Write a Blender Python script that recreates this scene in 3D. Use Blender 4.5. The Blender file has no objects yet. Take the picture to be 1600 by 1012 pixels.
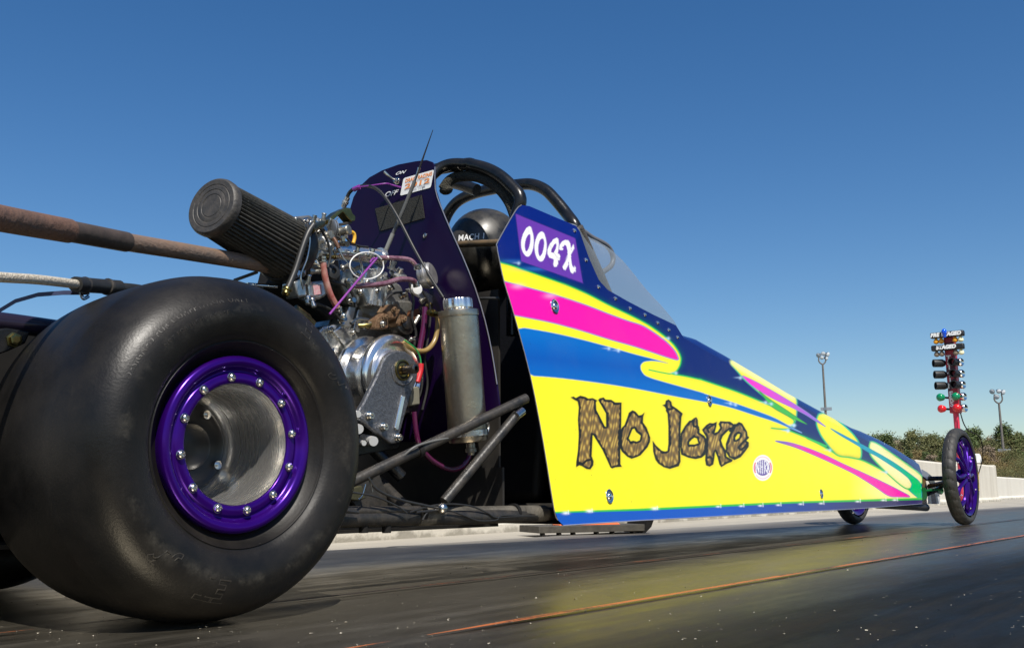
# Junior dragster waiting on a drag strip, seen low from behind its right rear tyre.
# World: X = down the track, Y = to the left of the track, Z = up, metres.
import bpy, bmesh, math, random
import numpy as np
from mathutils import Vector, Matrix
random.seed(7); RNG = np.random.default_rng(7)
SC = bpy.context.scene; COL = SC.collection
PI = math.pi

# ------------------------------------------------------------------ camera geometry (survey of the photograph)
F_PX, PITCH, ROLL, YAW, CAM_H = 1523.6, .1725, -.0068, .671, .1608
_f = np.array([math.cos(YAW)*math.cos(PITCH), math.sin(YAW)*math.cos(PITCH), math.sin(PITCH)])
_r0 = np.array([math.sin(YAW), -math.cos(YAW), 0.]); _u0 = np.cross(_r0, _f)
_r = math.cos(ROLL)*_r0 + math.sin(ROLL)*_u0; _u = -math.sin(ROLL)*_r0 + math.cos(ROLL)*_u0
CAM = np.array([0, 0, CAM_H])
def ray(x, y): return _f + (x-800)/F_PX*_r - (y-506)/F_PX*_u
def at(x, y, Y=None, X=None, Z=None):
    d = ray(x, y)
    k = Y/d[1] if Y is not None else X/d[0] if X is not None else (Z-CAM_H)/d[2]
    return Vector(CAM + d*k)
def pix(P):
    d = np.asarray(P) - CAM; z = d @ _f
    return np.stack([800+F_PX*(d @ _r)/z, 506-F_PX*(d @ _u)/z], -1)
YC = 1.52                                    # centre line of the car

# ------------------------------------------------------------------ materials
def lin(c):
    c = np.asarray(c, float)/255.
    return np.where(c <= .04045, c/12.92, ((c+.055)/1.055)**2.4)
MATS = {}
def mat(name, col, rough=.5, metal=0., var=0., vscale=20., bump=0., bscale=60., col2=None, coat=0., spec=.5, rvar=0., stretch=None, detail=6.):
    if name in MATS: return MATS[name]
    m = bpy.data.materials.new(name); m.use_nodes = True
    nt = m.node_tree; N = nt.nodes; L = nt.links
    b = N['Principled BSDF']; b.inputs['Roughness'].default_value = rough; b.inputs['Metallic'].default_value = metal
    b.inputs['Coat Weight'].default_value = coat; b.inputs['Coat Roughness'].default_value = .06
    b.inputs['Specular IOR Level'].default_value = spec
    c = tuple(col)+(1,)
    b.inputs['Base Color'].default_value = c
    tc = N.new('ShaderNodeTexCoord'); vec = tc.outputs['Object']
    if stretch:
        mp = N.new('ShaderNodeMapping'); mp.inputs['Scale'].default_value = stretch
        L.new(vec, mp.inputs['Vector']); vec = mp.outputs['Vector']
    if var or rvar:
        n = N.new('ShaderNodeTexNoise'); n.inputs['Scale'].default_value = vscale; n.inputs['Detail'].default_value = detail; n.inputs['Roughness'].default_value = .65
        L.new(vec, n.inputs['Vector'])
        if var:
            c2 = tuple(col2)+(1,) if col2 is not None else tuple(min(1, x*(1-var)) for x in col)+(1,)
            rp = N.new('ShaderNodeValToRGB'); rp.color_ramp.elements[0].position = .38; rp.color_ramp.elements[1].position = .66
            rp.color_ramp.elements[0].color = c; rp.color_ramp.elements[1].color = c2
            L.new(n.outputs['Fac'], rp.inputs['Fac']); L.new(rp.outputs['Color'], b.inputs['Base Color'])
        if rvar:
            mr = N.new('ShaderNodeMapRange'); mr.inputs['From Min'].default_value = .35; mr.inputs['From Max'].default_value = .65
            mr.inputs['To Min'].default_value = max(.02, rough-rvar); mr.inputs['To Max'].default_value = min(1, rough+rvar)
            L.new(n.outputs['Fac'], mr.inputs['Value']); L.new(mr.outputs['Result'], b.inputs['Roughness'])
    if bump:
        n2 = N.new('ShaderNodeTexNoise'); n2.inputs['Scale'].default_value = bscale; n2.inputs['Detail'].default_value = 5
        L.new(vec, n2.inputs['Vector'])
        bp = N.new('ShaderNodeBump'); bp.inputs['Strength'].default_value = bump; bp.inputs['Distance'].default_value = .01
        L.new(n2.outputs['Fac'], bp.inputs['Height']); L.new(bp.outputs['Normal'], b.inputs['Normal'])
    MATS[name] = m; return m
black_tube = mat('black_powder_coat', (.006,.007,.008), .27, spec=.4, var=.4, vscale=40, bump=.05, bscale=220, col2=(.014,.013,.012))
dusty_sleeve = mat('dusty_sleeve', (.04,.036,.03), .6, var=.9, vscale=22, col2=(.12,.108,.088), bump=.2, bscale=150, spec=.3)
dirty_tube = mat('dirty_black_steel', (.017,.017,.017), .42, var=.8, vscale=30, bump=.12, bscale=150, col2=(.05,.043,.035), spec=.35)
black_flat = mat('flat_black', (.004,.004,.004), .75, spec=.2, var=.4, vscale=15, col2=(.012,.011,.01))
black_plastic = mat('black_plastic', (.014,.014,.014), .45, var=.4, vscale=50, col2=(.024,.023,.02))
black_vinyl = mat('black_vinyl', (.004,.004,.005), .5, spec=.25, bump=.15, bscale=180)
foam = mat('black_foam', (.02,.019,.015), .95, var=.9, vscale=260, col2=(.075,.068,.045), bump=.9, bscale=320)
rubber = mat('slick_rubber', (.0055,.005,.0043), .47, var=.9, vscale=8, col2=(.0135,.0112,.0088), bump=.05, bscale=320, rvar=.08, spec=.3)
rubber_front = mat('tread_rubber', (.02,.019,.017), .6, var=.6, vscale=30, col2=(.036,.033,.028), bump=.1, bscale=120)
purple_anod = mat('purple_anodised', (.032,.002,.15), .22, .6, var=.25, vscale=14, col2=(.042,.003,.19), spec=.35)
purple_panel = mat('purple_panel_paint', (.005,.0008,.021), .3, var=.5, vscale=5, col2=(.009,.001,.02), coat=.0, spec=.25, bump=.02, bscale=6)
polished = mat('polished_aluminium', (.86,.84,.8), .2, .95, var=.1, vscale=10, rvar=.04)
spun = mat('spun_aluminium', (.87,.85,.81), .24, .92, var=.16, vscale=1.7, detail=3., rvar=.07, stretch=(1.5,70,1.5), bump=.015, bscale=4)
alu = mat('cast_aluminium', (.72,.71,.67), .3, .85, var=.5, vscale=24, rvar=.1, bump=.09, bscale=130)
alu_dull = mat('dull_aluminium', (.46,.45,.41), .36, .8, var=.7, vscale=14, rvar=.1, bump=.2, bscale=140, col2=(.2,.185,.145))
alu_rough = mat('sandblasted_plate', (.22,.22,.225), .38, .8, var=.5, vscale=190, bump=.25, bscale=420, col2=(.12,.12,.125))
steel = mat('bright_steel', (.6,.58,.54), .22, 1., var=.3, vscale=60)
chrome = mat('chrome', (.75,.74,.72), .1, 1.)
rust = mat('rusted_cast_iron', (.115,.055,.024), .75, .2, var=.9, vscale=60, col2=(.2,.13,.07), bump=.5, bscale=150)
exhaust_mat = mat('heat_stained_pipe', (.27,.165,.105), .5, .25, var=.9, vscale=9, col2=(.15,.115,.09), bump=.25, bscale=110, rvar=.12, stretch=(1.,2,2))
exhaust_mat2 = mat('scorched_sleeve', (.165,.088,.056), .6, .25, var=.9, vscale=14, col2=(.105,.066,.048), bump=.3, bscale=110)
brass = mat('brass_zinc', (.32,.25,.09), .3, 1., var=.5, vscale=40)
hose_purple = mat('clear_purple_hose', (.11,.04,.06), .15, var=.5, vscale=60, col2=(.25,.14,.17), coat=.3)
hose_red = mat('clear_red_hose', (.3,.075,.06), .2, var=.4, vscale=40, col2=(.42,.25,.2), coat=.3)
hose_amber = mat('amber_hose', (.28,.19,.07), .3)
hose_dark = mat('dark_purple_hose', (.07,.008,.04), .2, coat=.4)
white_pl = mat('white_nylon', (.72,.71,.68), .4)
yellow_pl = mat('yellow_wire', (.7,.38,.03), .4)
red_pl = mat('red_connector', (.5,.02,.025), .4)
green_pl = mat('green_wire', (.02,.28,.07), .4)
violet_pl = mat('violet_cable_tie', (.2,.03,.25), .35)
grey_sleeve = mat('grey_sleeve', (.1,.1,.095), .5)
rib_mat = mat('pleated_filter_rubber', (.03,.029,.024), .6, var=.7, vscale=70, col2=(.055,.05,.04), bump=.2, bscale=200)
cap_mat = mat('filter_cap_rubber', (.03,.028,.025), .55, var=.7, vscale=60, col2=(.055,.048,.04), bump=.15, bscale=160)
white_paint = mat('white_lettering', (.8,.8,.77), .5)
orange_ink = mat('orange_ink', (.8,.28,.07), .5)
dark_ink = mat('dark_ink', (.06,.05,.09), .5)
blackvel = mat('black_fastener_pad', (.012,.012,.010), .9, bump=.4, bscale=500, var=.5, vscale=200, col2=(.02,.02,.016))
liner_mat = mat('black_inner_skin', (.004,.004,.005), .6, spec=.2)
navy_mat = mat('navy_paint', (.002,.012,.14), .22, coat=.2, spec=.3)
helmet_mat = mat('scuffed_black_shell', (.012,.012,.011), .33, var=.8, vscale=24, col2=(.05,.045,.036), rvar=.12)
barbrown = mat('worn_brown_bar', (.14,.095,.05), .5, var=.7, vscale=25, col2=(.05,.042,.03))
green_anod = mat('green_bracket', (.008,.13,.03), .35, .3)
nose_white = mat('nose_white_paint', (.62,.63,.65), .3, coat=.4)

# ------------------------------------------------------------------ mesh builder
class MB:
    def __init__(s): s.v = []; s.f = []; s.m = []
    def add(s, vs, fs, mi=0):
        o = len(s.v); s.v += [tuple(p) for p in vs]; s.f += [tuple(i+o for i in f) for f in fs]; s.m += [mi]*len(fs); return s
    def box(s, c, size, rot=None, mi=0):
        c = Vector(c); R = rot or Matrix.Identity(3); sx, sy, sz = (a/2 for a in size)
        vs = [c + R @ Vector((x*sx, y*sy, z*sz)) for z in (-1,1) for y in (-1,1) for x in (-1,1)]
        return s.add(vs, [(0,2,3,1),(4,5,7,6),(0,1,5,4),(2,6,7,3),(0,4,6,2),(1,3,7,5)], mi)
    def lathe(s, o, axis, prof, n=32, mi=0, caps=True, up=None):
        """prof: list of (distance along the axis, radius)"""
        o = Vector(o); a = Vector(axis).normalized(); e1 = a.orthogonal().normalized() if up is None else (Vector(up)-a*Vector(up).dot(a)).normalized(); e2 = a.cross(e1)
        vs = []; fs = []
        for t, r in prof:
            for k in range(n):
                q = 2*PI*k/n; vs.append(o + a*t + (e1*math.cos(q)+e2*math.sin(q))*r)
        for i in range(len(prof)-1):
            for k in range(n):
                k2 = (k+1) % n; fs.append((i*n+k, i*n+k2, (i+1)*n+k2, (i+1)*n+k))
        if caps:
            fs.append(tuple(range(n))[::-1]); fs.append(tuple((len(prof)-1)*n+k for k in range(n)))
        return s.add(vs, fs, mi)
    def cyl(s, p0, p1, r0, r1=None, n=20, mi=0, caps=True):
        p0 = Vector(p0); p1 = Vector(p1); d = p1-p0
        return s.lathe(p0, d, [(0, r0), (d.length, r0 if r1 is None else r1)], n, mi, caps)
    def sphere(s, c, r, n=14, mi=0, sq=(1,1,1)):
        vs = []; fs = []; m = n//2
        for i in range(m+1):
            th = PI*i/m
            for k in range(n):
                q = 2*PI*k/n; vs.append(Vector(c)+Vector((math.sin(th)*math.cos(q)*sq[0], math.sin(th)*math.sin(q)*sq[1], math.cos(th)*sq[2]))*r)
        for i in range(m):
            for k in range(n):
                k2 = (k+1) % n
                fs.append((i*n+k, (i+1)*n+k, (i+1)*n+k2, i*n+k2))
        return s.add(vs, fs, mi)
    def tube(s, pts, r, n=12, mi=0, sub=6, closed=False):
        P = spline([Vector(p) for p in pts], sub, closed) if sub else [Vector(p) for p in pts]
        m = len(P); rr = r if callable(r) else (lambda t: r)
        t0 = (P[1]-P[0]).normalized(); e = t0.orthogonal().normalized(); vs = []; fs = []
        for i, p in enumerate(P):
            t = ((P[(i+1) % m] if closed or i < m-1 else P[i]) - (P[i-1] if closed or i > 0 else P[i])).normalized()
            e = (e - t*e.dot(t)).normalized(); b = t.cross(e); R = rr(i/(m-1))
            for k in range(n):
                q = 2*PI*k/n; vs.append(p + (e*math.cos(q)+b*math.sin(q))*R)
        for i in range(m if closed else m-1):
            j = (i+1) % m
            for k in range(n):
                k2 = (k+1) % n; fs.append((i*n+k, i*n+k2, j*n+k2, j*n+k))
        if not closed: fs.append(tuple(range(n))[::-1]); fs.append(tuple((m-1)*n+k for k in range(n)))
        return s.add(vs, fs, mi)
    def prism(s, poly, off, mi=0):
        n = len(poly); off = Vector(off)
        vs = [Vector(p) for p in poly] + [Vector(p)+off for p in poly]
        fs = [tuple(range(n)), tuple(range(2*n-1, n-1, -1))] + [(i, i+n, (i+1) % n+n, (i+1) % n) for i in range(n)]
        return s.add(vs, fs, mi)
    def bolt(s, c, axis, r, h, mi=0):
        a = Vector(axis).normalized()
        s.lathe(c, a, [(0, r*1.5), (h*.25, r*1.5), (h*.25, r), (h*.85, r), (h, r*.8), (h, r*.45), (h*.6, r*.42)], 14, mi, caps=False)
        return s
def spline(P, sub, closed=False):
    out = []; n = len(P)
    if n < 3: return [P[0].lerp(P[-1], i/4) for i in range(5)]
    for i in range(n if closed else n-1):
        if closed: a, b, c, d = P[i-1], P[i], P[(i+1) % n], P[(i+2) % n]
        else:
            b, c = P[i], P[i+1]; a = P[i-1] if i else b*2-c; d = P[i+2] if i+2 < n else c*2-b
        for k in range(sub):
            t = k/sub
            out.append(.5*((2*b)+(c-a)*t+(2*a-5*b+4*c-d)*t*t+(3*b-a-3*c+d)*t**3))
    if not closed: out.append(P[-1])
    return out
WO = {}
def link(o, parent, origin):
    COL.objects.link(o); origin = Vector(origin)
    if parent is not None: o.parent = parent; o.location = origin - WO[parent]
    else: o.location = origin
    WO[o] = origin; return o
def part(name, mb, mats, parent=None, label=None, origin=None, smooth=True, bevel=0, angle=38):
    me = bpy.data.meshes.new(name)
    V = np.array([tuple(v) for v in mb.v]); o = Vector(V.mean(0)) if origin is None else Vector(origin)
    me.from_pydata([tuple(v) for v in (V-np.array(o))], [], mb.f)
    for m in (mats if isinstance(mats, (list, tuple)) else [mats]): me.materials.append(m)
    me.polygons.foreach_set('material_index', mb.m); me.update()
    bm = bmesh.new(); bm.from_mesh(me); bmesh.ops.recalc_face_normals(bm, faces=bm.faces); bm.to_mesh(me); bm.free()
    if smooth:
        me.polygons.foreach_set('use_smooth', [True]*len(me.polygons)); me.set_sharp_from_angle(angle=math.radians(angle))
    ob = bpy.data.objects.new(name, me); link(ob, parent, o)
    if bevel:
        md = ob.modifiers.new('bevel', 'BEVEL'); md.width = bevel; md.segments = 2; md.limit_method = 'ANGLE'
    if label: ob['label'] = label
    return ob
def tag(o, label=None, cat=None, group=None, kind=None):
    for k, v in (('label', label), ('category', cat), ('group', group), ('kind', kind)):
        if v: o[k] = v
    return o
def thing(name, loc, label, cat, group=None):
    o = bpy.data.objects.new(name, None); o.empty_display_size = .1
    link(o, None, loc); return tag(o, label, cat, group)
def copy_tree(o, parent=None):
    c = o.copy(); COL.objects.link(c)
    if parent is not None: c.parent = parent
    for ch in [x for x in o.children]: copy_tree(ch, c)
    return c
def text_mesh(s, size, shear=0., extrude=0., spacing=1., bold=0., outline=0.):
    cu = bpy.data.curves.new('t', 'FONT'); cu.body = s; cu.size = size; cu.shear = shear; cu.extrude = extrude
    cu.space_character = spacing; cu.offset = bold; cu.resolution_u = 4
    if outline: cu.fill_mode = 'NONE'; cu.bevel_depth = outline; cu.bevel_resolution = 1; cu.extrude = 0
    cu.align_x = 'CENTER'; cu.align_y = 'CENTER'
    ob = bpy.data.objects.new('t', cu); COL.objects.link(ob)
    dg = bpy.context.evaluated_depsgraph_get(); me = bpy.data.meshes.new_from_object(ob.evaluated_get(dg))
    vs = [v.co.copy() for v in me.vertices]; fs = [tuple(p.vertices) for p in me.polygons]
    bpy.data.objects.remove(ob); bpy.data.meshes.remove(me); bpy.data.curves.remove(cu)
    return vs, fs
# ------------------------------------------------------------------ the setting
def node_mat(name):
    m = bpy.data.materials.new(name); m.use_nodes = True; nt = m.node_tree
    return m, nt, nt.nodes, nt.links, nt.nodes['Principled BSDF']
def nz(N, L, vec, scale, detail=5, rough=.6, sc=None):
    if sc:
        mp = N.new('ShaderNodeMapping'); mp.inputs['Scale'].default_value = sc; L.new(vec, mp.inputs['Vector']); vec = mp.outputs['Vector']
    n = N.new('ShaderNodeTexNoise'); n.inputs['Scale'].default_value = scale; n.inputs['Detail'].default_value = detail; n.inputs['Roughness'].default_value = rough
    L.new(vec, n.inputs['Vector']); return n.outputs['Fac']
def mrange(N, L, v, a, b, c=0., d=1.):
    m = N.new('ShaderNodeMapRange'); 
    for k, x in (('From Min', a), ('From Max', b), ('To Min', c), ('To Max', d)): m.inputs[k].default_value = x
    L.new(v, m.inputs['Value']); return m.outputs['Result']
def mix(N, L, f, a, b):
    m = N.new('ShaderNodeMix'); m.data_type = 'RGBA'
    if isinstance(f, (int, float)): m.inputs[0].default_value = f
    else: L.new(f, m.inputs[0])
    for i, x in ((6, a), (7, b)):
        if isinstance(x, tuple): m.inputs[i].default_value = x+(1,)
        else: L.new(x, m.inputs[i])
    return m.outputs[2]
def math_(N, L, op, a, b=None):
    m = N.new('ShaderNodeMath'); m.operation = op
    for i, x in enumerate((a, b)):
        if x is None: continue
        if isinstance(x, (int, float)): m.inputs[i].default_value = x
        else: L.new(x, m.inputs[i])
    return m.outputs[0]
def sheet(name, x0, x1, y0, y1, z, m, kind='structure', pts=None):
    mb = MB(); mb.add(pts or [(x0,y0,z),(x1,y0,z),(x1,y1,z),(x0,y1,z)], [tuple(range(len(pts) if pts else 4))])
    return tag(part(name, mb, m, origin=(0,0,z), smooth=False), kind=kind)

def track_material():
    m, nt, N, L, b = node_mat('rubbered_asphalt')
    tc = N.new('ShaderNodeTexCoord'); v = tc.outputs['Object']
    sep = N.new('ShaderNodeSeparateXYZ'); L.new(v, sep.inputs[0]); Y = sep.outputs['Y']
    wob = nz(N, L, v, 1.2, 4, .6, (.25, 1, 1)); yy = math_(N, L, 'ADD', Y, mrange(N, L, wob, .3, .7, -.12, .12))
    edge = mrange(N, L, yy, 1.62, 1.95)                     # 0 in the rubbered groove, 1 on the worn lane beside it
    far = mrange(N, L, yy, 2.05, 2.3)
    streak = nz(N, L, v, 9, 7, .65, (.22, 3.2, 1)); grain = nz(N, L, v, 170, 4, .7); blot = nz(N, L, v, 2.2, 5, .6, (.5, 1, 1))
    groove = mix(N, L, mrange(N, L, streak, .42, .68), (.0032,.0029,.0023), (.0125,.0105,.0082))
    groove = mix(N, L, mrange(N, L, blot, .45, .7, 0, .6), groove, (.011,.0092,.007))
    worn = mix(N, L, mrange(N, L, streak, .35, .7), (.03,.028,.029), (.085,.078,.072))
    tyre_marks = nz(N, L, v, 3.1, 6, .7, (.035, 5.5, 1)); agg = nz(N, L, v, 420, 2, .6); patch = nz(N, L, v, 5, 6, .75, (.6, 1.6, 1))
    groove = mix(N, L, mrange(N, L, tyre_marks, .52, .6, 0, .75), groove, (.002,.0018,.0015)); groove = mix(N, L, mrange(N, L, patch, .56, .7, 0, .55), groove, (.022,.019,.0145)); groove = mix(N, L, mrange(N, L, agg, .56, .7, 0, .8), groove, (.026,.023,.018))
    c = mix(N, L, edge, groove, worn); c = mix(N, L, far, c, (.2,.185,.16))
    # light grit pressed into the surface
    vo = N.new('ShaderNodeTexVoronoi'); vo.inputs['Scale'].default_value = 75; L.new(v, vo.inputs['Vector'])
    sw = N.new('ShaderNodeSeparateColor'); L.new(vo.outputs['Color'], sw.inputs[0])
    dot = math_(N, L, 'MULTIPLY', mrange(N, L, vo.outputs['Distance'], .13, .2, 1, 0), mrange(N, L, sw.outputs[0], .955, .96))
    c = mix(N, L, math_(N, L, 'MULTIPLY', dot, .55), c, (.32,.29,.23))
    L.new(c, b.inputs['Base Color'])
    near = mrange(N, L, yy, .5, .88, 1, 0)                 # untreated side of the start line is duller
    r = math_(N, L, 'ADD', math_(N, L, 'ADD', mrange(N, L, streak, .3, .7, .40, .53), mrange(N, L, edge, 0, 1, -.1, .12)), math_(N, L, 'MULTIPLY', near, .2))
    r = math_(N, L, 'ADD', r, mrange(N, L, patch, .4, .7, -.05, .09)); L.new(r, b.inputs['Roughness']); L.new(mrange(N, L, near, 0, 1, 1., .1), b.inputs['Specular IOR Level'])
    L.new(mrange(N, L, math_(N, L, 'MAXIMUM', near, edge), 0, 1, 2.25, 1.5), b.inputs['IOR']); b.inputs['Specular Tint'].default_value = (1, .9, .7, 1)
    bp = N.new('ShaderNodeBump'); bp.inputs['Strength'].default_value = .2; bp.inputs['Distance'].default_value = .003
    h = math_(N, L, 'ADD', math_(N, L, 'MULTIPLY', streak, .3), math_(N, L, 'MULTIPLY', grain, .4))
    L.new(h, bp.inputs['Height']); L.new(bp.outputs['Normal'], b.inputs['Normal'])
    return m
def line_material(name, wear):
    m, nt, N, L, b = node_mat(name)
    v = N.new('ShaderNodeTexCoord').outputs['Object']
    n = nz(N, L, v, 14, 6, .7, (.3, 3, 1)); n2 = nz(N, L, v, 130, 4, .7)
    f = math_(N, L, 'ADD', math_(N, L, 'MULTIPLY', n, .7), math_(N, L, 'MULTIPLY', n2, .3))
    c = mix(N, L, mrange(N, L, f, wear-.04, wear+.05), (.42,.115,.03), (.02,.015,.012))
    L.new(c, b.inputs['Base Color']); b.inputs['Roughness'].default_value = .5
    bp = N.new('ShaderNodeBump'); bp.inputs['Strength'].default_value = .3; bp.inputs['Distance'].default_value = .003
    L.new(n2, bp.inputs['Height']); L.new(bp.outputs['Normal'], b.inputs['Normal']); return m
def concrete_material(name, c1, c2, stain, scale, vertical=True):
    m, nt, N, L, b = node_mat(name)
    v = N.new('ShaderNodeTexCoord').outputs['Object']
    n = nz(N, L, v, scale, 7, .65); s = nz(N, L, v, scale*1.6, 5, .65, (1, 1, .12) if vertical else (.2, 1.5, 1)); g = nz(N, L, v, 60, 4, .6)
    c = mix(N, L, mrange(N, L, n, .35, .65), c1, c2)
    c = mix(N, L, mrange(N, L, s, .5, .72, 0, .65), c, stain)
    if vertical:
        sp = N.new('ShaderNodeSeparateXYZ'); L.new(N.new('ShaderNodeNewGeometry').outputs['Position'], sp.inputs[0])
        c = mix(N, L, mrange(N, L, math_(N, L, 'SUBTRACT', sp.outputs['Z'], math_(N, L, 'MULTIPLY', nz(N, L, v, 7, 6, .7), .16)), -.085, -.06, .6, 0), c, (.12,.105,.075))
    L.new(c, b.inputs['Base Color']); b.inputs['Roughness'].default_value = .85
    bp = N.new('ShaderNodeBump'); bp.inputs['Strength'].default_value = .3; bp.inputs['Distance'].default_value = .006
    L.new(g, bp.inputs['Height']); L.new(bp.outputs['Normal'], b.inputs['Normal']); return m

sheet('ground', -900, 900, -900, 900, -.012, mat('dry_grass', (.09,.085,.04), .9, var=.6, vscale=.6, col2=(.05,.055,.025)))
sheet('concrete_shoulder', -60, 160, 2.2, 60, -.006, concrete_material('shoulder_concrete', (.3,.275,.225), (.36,.33,.275), (.2,.18,.15), 1.5, False),
      pts=[(-60,2.1,-.006),(160,2.1,-.006),(160,26,-.006),(-60,26,-.006)])
sheet('drag_strip', -60, 160, -30, 2.28, 0, track_material())
def paint_line(nm, segs, y, w, m, tilt=0):
    mb = MB()
    for a, b in segs:
        n = max(2, int((b-a)/.06)) if b-a < 12 else 60
        top = []; bot = []
        for i in range(n+1):
            x = a+(b-a)*(i/n)**(1.6 if b-a >= 12 else 1); e = min(1, i/3+.15, (n-i)/3+.15)
            top.append((x, y+tilt*x+w/2*e*random.uniform(.75, 1.12), .004)); bot.append((x, y+tilt*x-w/2*e*random.uniform(.75, 1.12), .004))
        k = len(top); mb.add(top+bot, [(i, i+1, k+i+1, k+i) for i in range(k-1)])
    return tag(part(nm, mb, m, smooth=False, origin=(0, 0, .004)), kind='structure')
paint_line('orange_line', [(-2.5, .782), (.842, 12), (12, 90)], .797, .0145, line_material('orange_paint', .515), -.003)
paint_line('worn_orange_line', [(-2.5, .60), (.655, 4.2), (4.2, 24)], 1.215, .017, line_material('worn_orange_paint', .41), .004)

# loose grit and rubber crumbs: nobody could count them
mb = MB()
for i in range(900):
    r = random.random()
    p = at(random.uniform(-60, 1700), 806+205*random.random()**.75, Z=0)
    if p.x > 9 or p.y > 2.2 or p.y < .1 or (p.y < .76 and random.random() < .45) or (p.x > 1.7 and p.y < .76 and random.random() < .8): continue
    s = random.choice([.0005,.0006,.0008,.0009,.0011,.0016])*(1 if p.x < 2.5 else 1.4)
    if random.random() < .02: s *= 1.7
    k = 1 if random.random() < .62 else 0
    c = Vector((p.x, p.y, .0008))
    q = [Vector((random.gauss(0,1), random.gauss(0,1), abs(random.gauss(0,.7)))).normalized()*s*random.uniform(.8,1.4)+c for _ in range(5)]
    mb.add(q, [(0,1,2),(0,2,3),(0,3,4),(1,2,4),(2,3,4),(0,1,4)], k)
tag(part('track_grit', mb, [mat('rubber_crumb', (.015,.014,.013), .8), mat('pale_grit', (.42,.38,.3), .7)], origin=(0,0,0), smooth=False), kind='stuff')

# concrete barrier beside the far lane
W0 = Vector((2.383, 2.73, 0)); W1 = Vector((17.5, 3.83, 0)); wd = (W1-W0).normalized(); wn = Vector((-wd.y, wd.x, 0))
wall_m = concrete_material('barrier_concrete', (.52,.48,.4), (.6,.565,.48), (.33,.29,.23), .9)
def barrier(name, a, b, h, th, m, label, round_end=.1, joints=3.):
    t = thing(name, a, label, 'barrier')
    L_ = (b-a).length; d = (b-a).normalized(); n = Vector((-d.y, d.x, 0)); up = Vector((0,0,1)); k = 0; s = 0
    while s < L_-.01:
        e = min(L_, s+joints); mb = MB()
        A = a+d*(s+.0015); B = a+d*(e-.0015); hh = (h if h < .5 else float(np.interp(A.x, [0, 9, 16], [.475, .495, .575])))*random.uniform(.992, 1.006)
        sec = [(-.03, -.01), (-.03, .03), (.0, .06), (.0, hh-.02), (.02, hh), (th-.02, hh), (th, hh-.02), (th, -.01)]
        mb.prism([A+n*u+up*w for u, w in sec], B-A); part('wall_panel', mb, m, t, smooth=False); s = e
    return t
wall_t = barrier('concrete_barrier', W0-wd*6, W1, .575, .18, wall_m, 'tall stained white concrete barrier along the far edge of the track behind the front wheel')
W2 = W1+wd*.15+wn*.35; 
barrier('low_concrete_barrier', W2, W2+wd*34, .42, .18, concrete_material('barrier_concrete_far', (.56,.53,.455), (.62,.59,.52), (.44,.4,.33), .6), 'lower white concrete barrier continuing to the right beyond the tall one', joints=4.)

# white control box with a lamp on the wall, and an orange barrel behind it
def onwall(px, s_off=0):
    best = min((at(px, 780, Z=0).y, 0), (0, 0)); d = ray(px, 700); 
    # meet the vertical plane through the barrier's front face
    nn = wn; k = (nn.dot(W0)-nn.dot(Vector(CAM)))/nn.dot(Vector(d)); return Vector(CAM)+Vector(d)*k
q = onwall(1528); t = thing('control_box', (q.x, q.y+.1, .575), 'small white control box with a round lamp on top of the concrete barrier', 'control box')
mb = MB(); Rz = Matrix.Rotation(math.atan2(wd.y, wd.x), 3, 'Z')
mb.box((q.x-.06, q.y+.12, .575+.062), (.34, .16, .12), Rz); part('box_body', mb, mat('grey_box', (.5,.5,.5), .5, var=.3, vscale=8), t, bevel=.006)
mb = MB(); mb.box((q.x+.13, q.y+.085, .575+.07), (.11, .13, .14), Rz); part('box_door', mb, white_paint, t, bevel=.005)
mb = MB(); mb.lathe((q.x+.25, q.y+.04, .575+.075), (.3,-1,.1), [(-.07,.03),(-.03,.055),(.0,.065),(.012,.05),(.016,.01)], 20); part('lamp', mb, mat('white_lamp_glass', (.75,.75,.76), .15), t)
q = onwall(1493) + wn*1.3; t = thing('traffic_barrel', (q.x, q.y, 0), 'orange plastic traffic barrel behind the barrier, seen through the front wheel spokes', 'barrel')
mb = MB(); mb.lathe((q.x, q.y, 0), (0,0,1), [(0,.2),(.06,.2),(.07,.16),(.3,.15),(.31,.14),(.55,.13),(.56,.12),(.86,.11),(.88,.09),(.9,.03)], 22)
part('barrel_body', mb, mat('orange_plastic', (.6,.13,.03), .5, var=.2, vscale=9), t)
mb = MB(); mb.lathe((q.x, q.y, .36), (0,0,1), [(0,.1425),(.13,.1385)], 22, caps=False); part('reflective_band', mb, white_paint, t)
mb = MB()
g0 = Vector((34, 15.5, 0)); gd = Vector((1, .05, 0)).normalized()
t = thing('guard_rail', g0, 'distant grey steel guard rail beyond the concrete barriers', 'guard rail')
mb.prism([g0+Vector((0, y, z)) for y, z in ((0,.55),(.05,.6),(.0,.68),(.05,.76),(.0,.82),(.07,.82),(.1,.68),(.07,.55))], gd*60); part('rail', mb, mat('galvanised', (.3,.31,.33), .5, .5, var=.3, vscale=2), t, smooth=False)
for k in range(12):
    mb = MB(); mb.box(g0+gd*(k*5+1)+Vector((0,.14,.41)), (.1,.06,.82)); part('post', mb, MATS['galvanised'], t, smooth=False)

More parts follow.
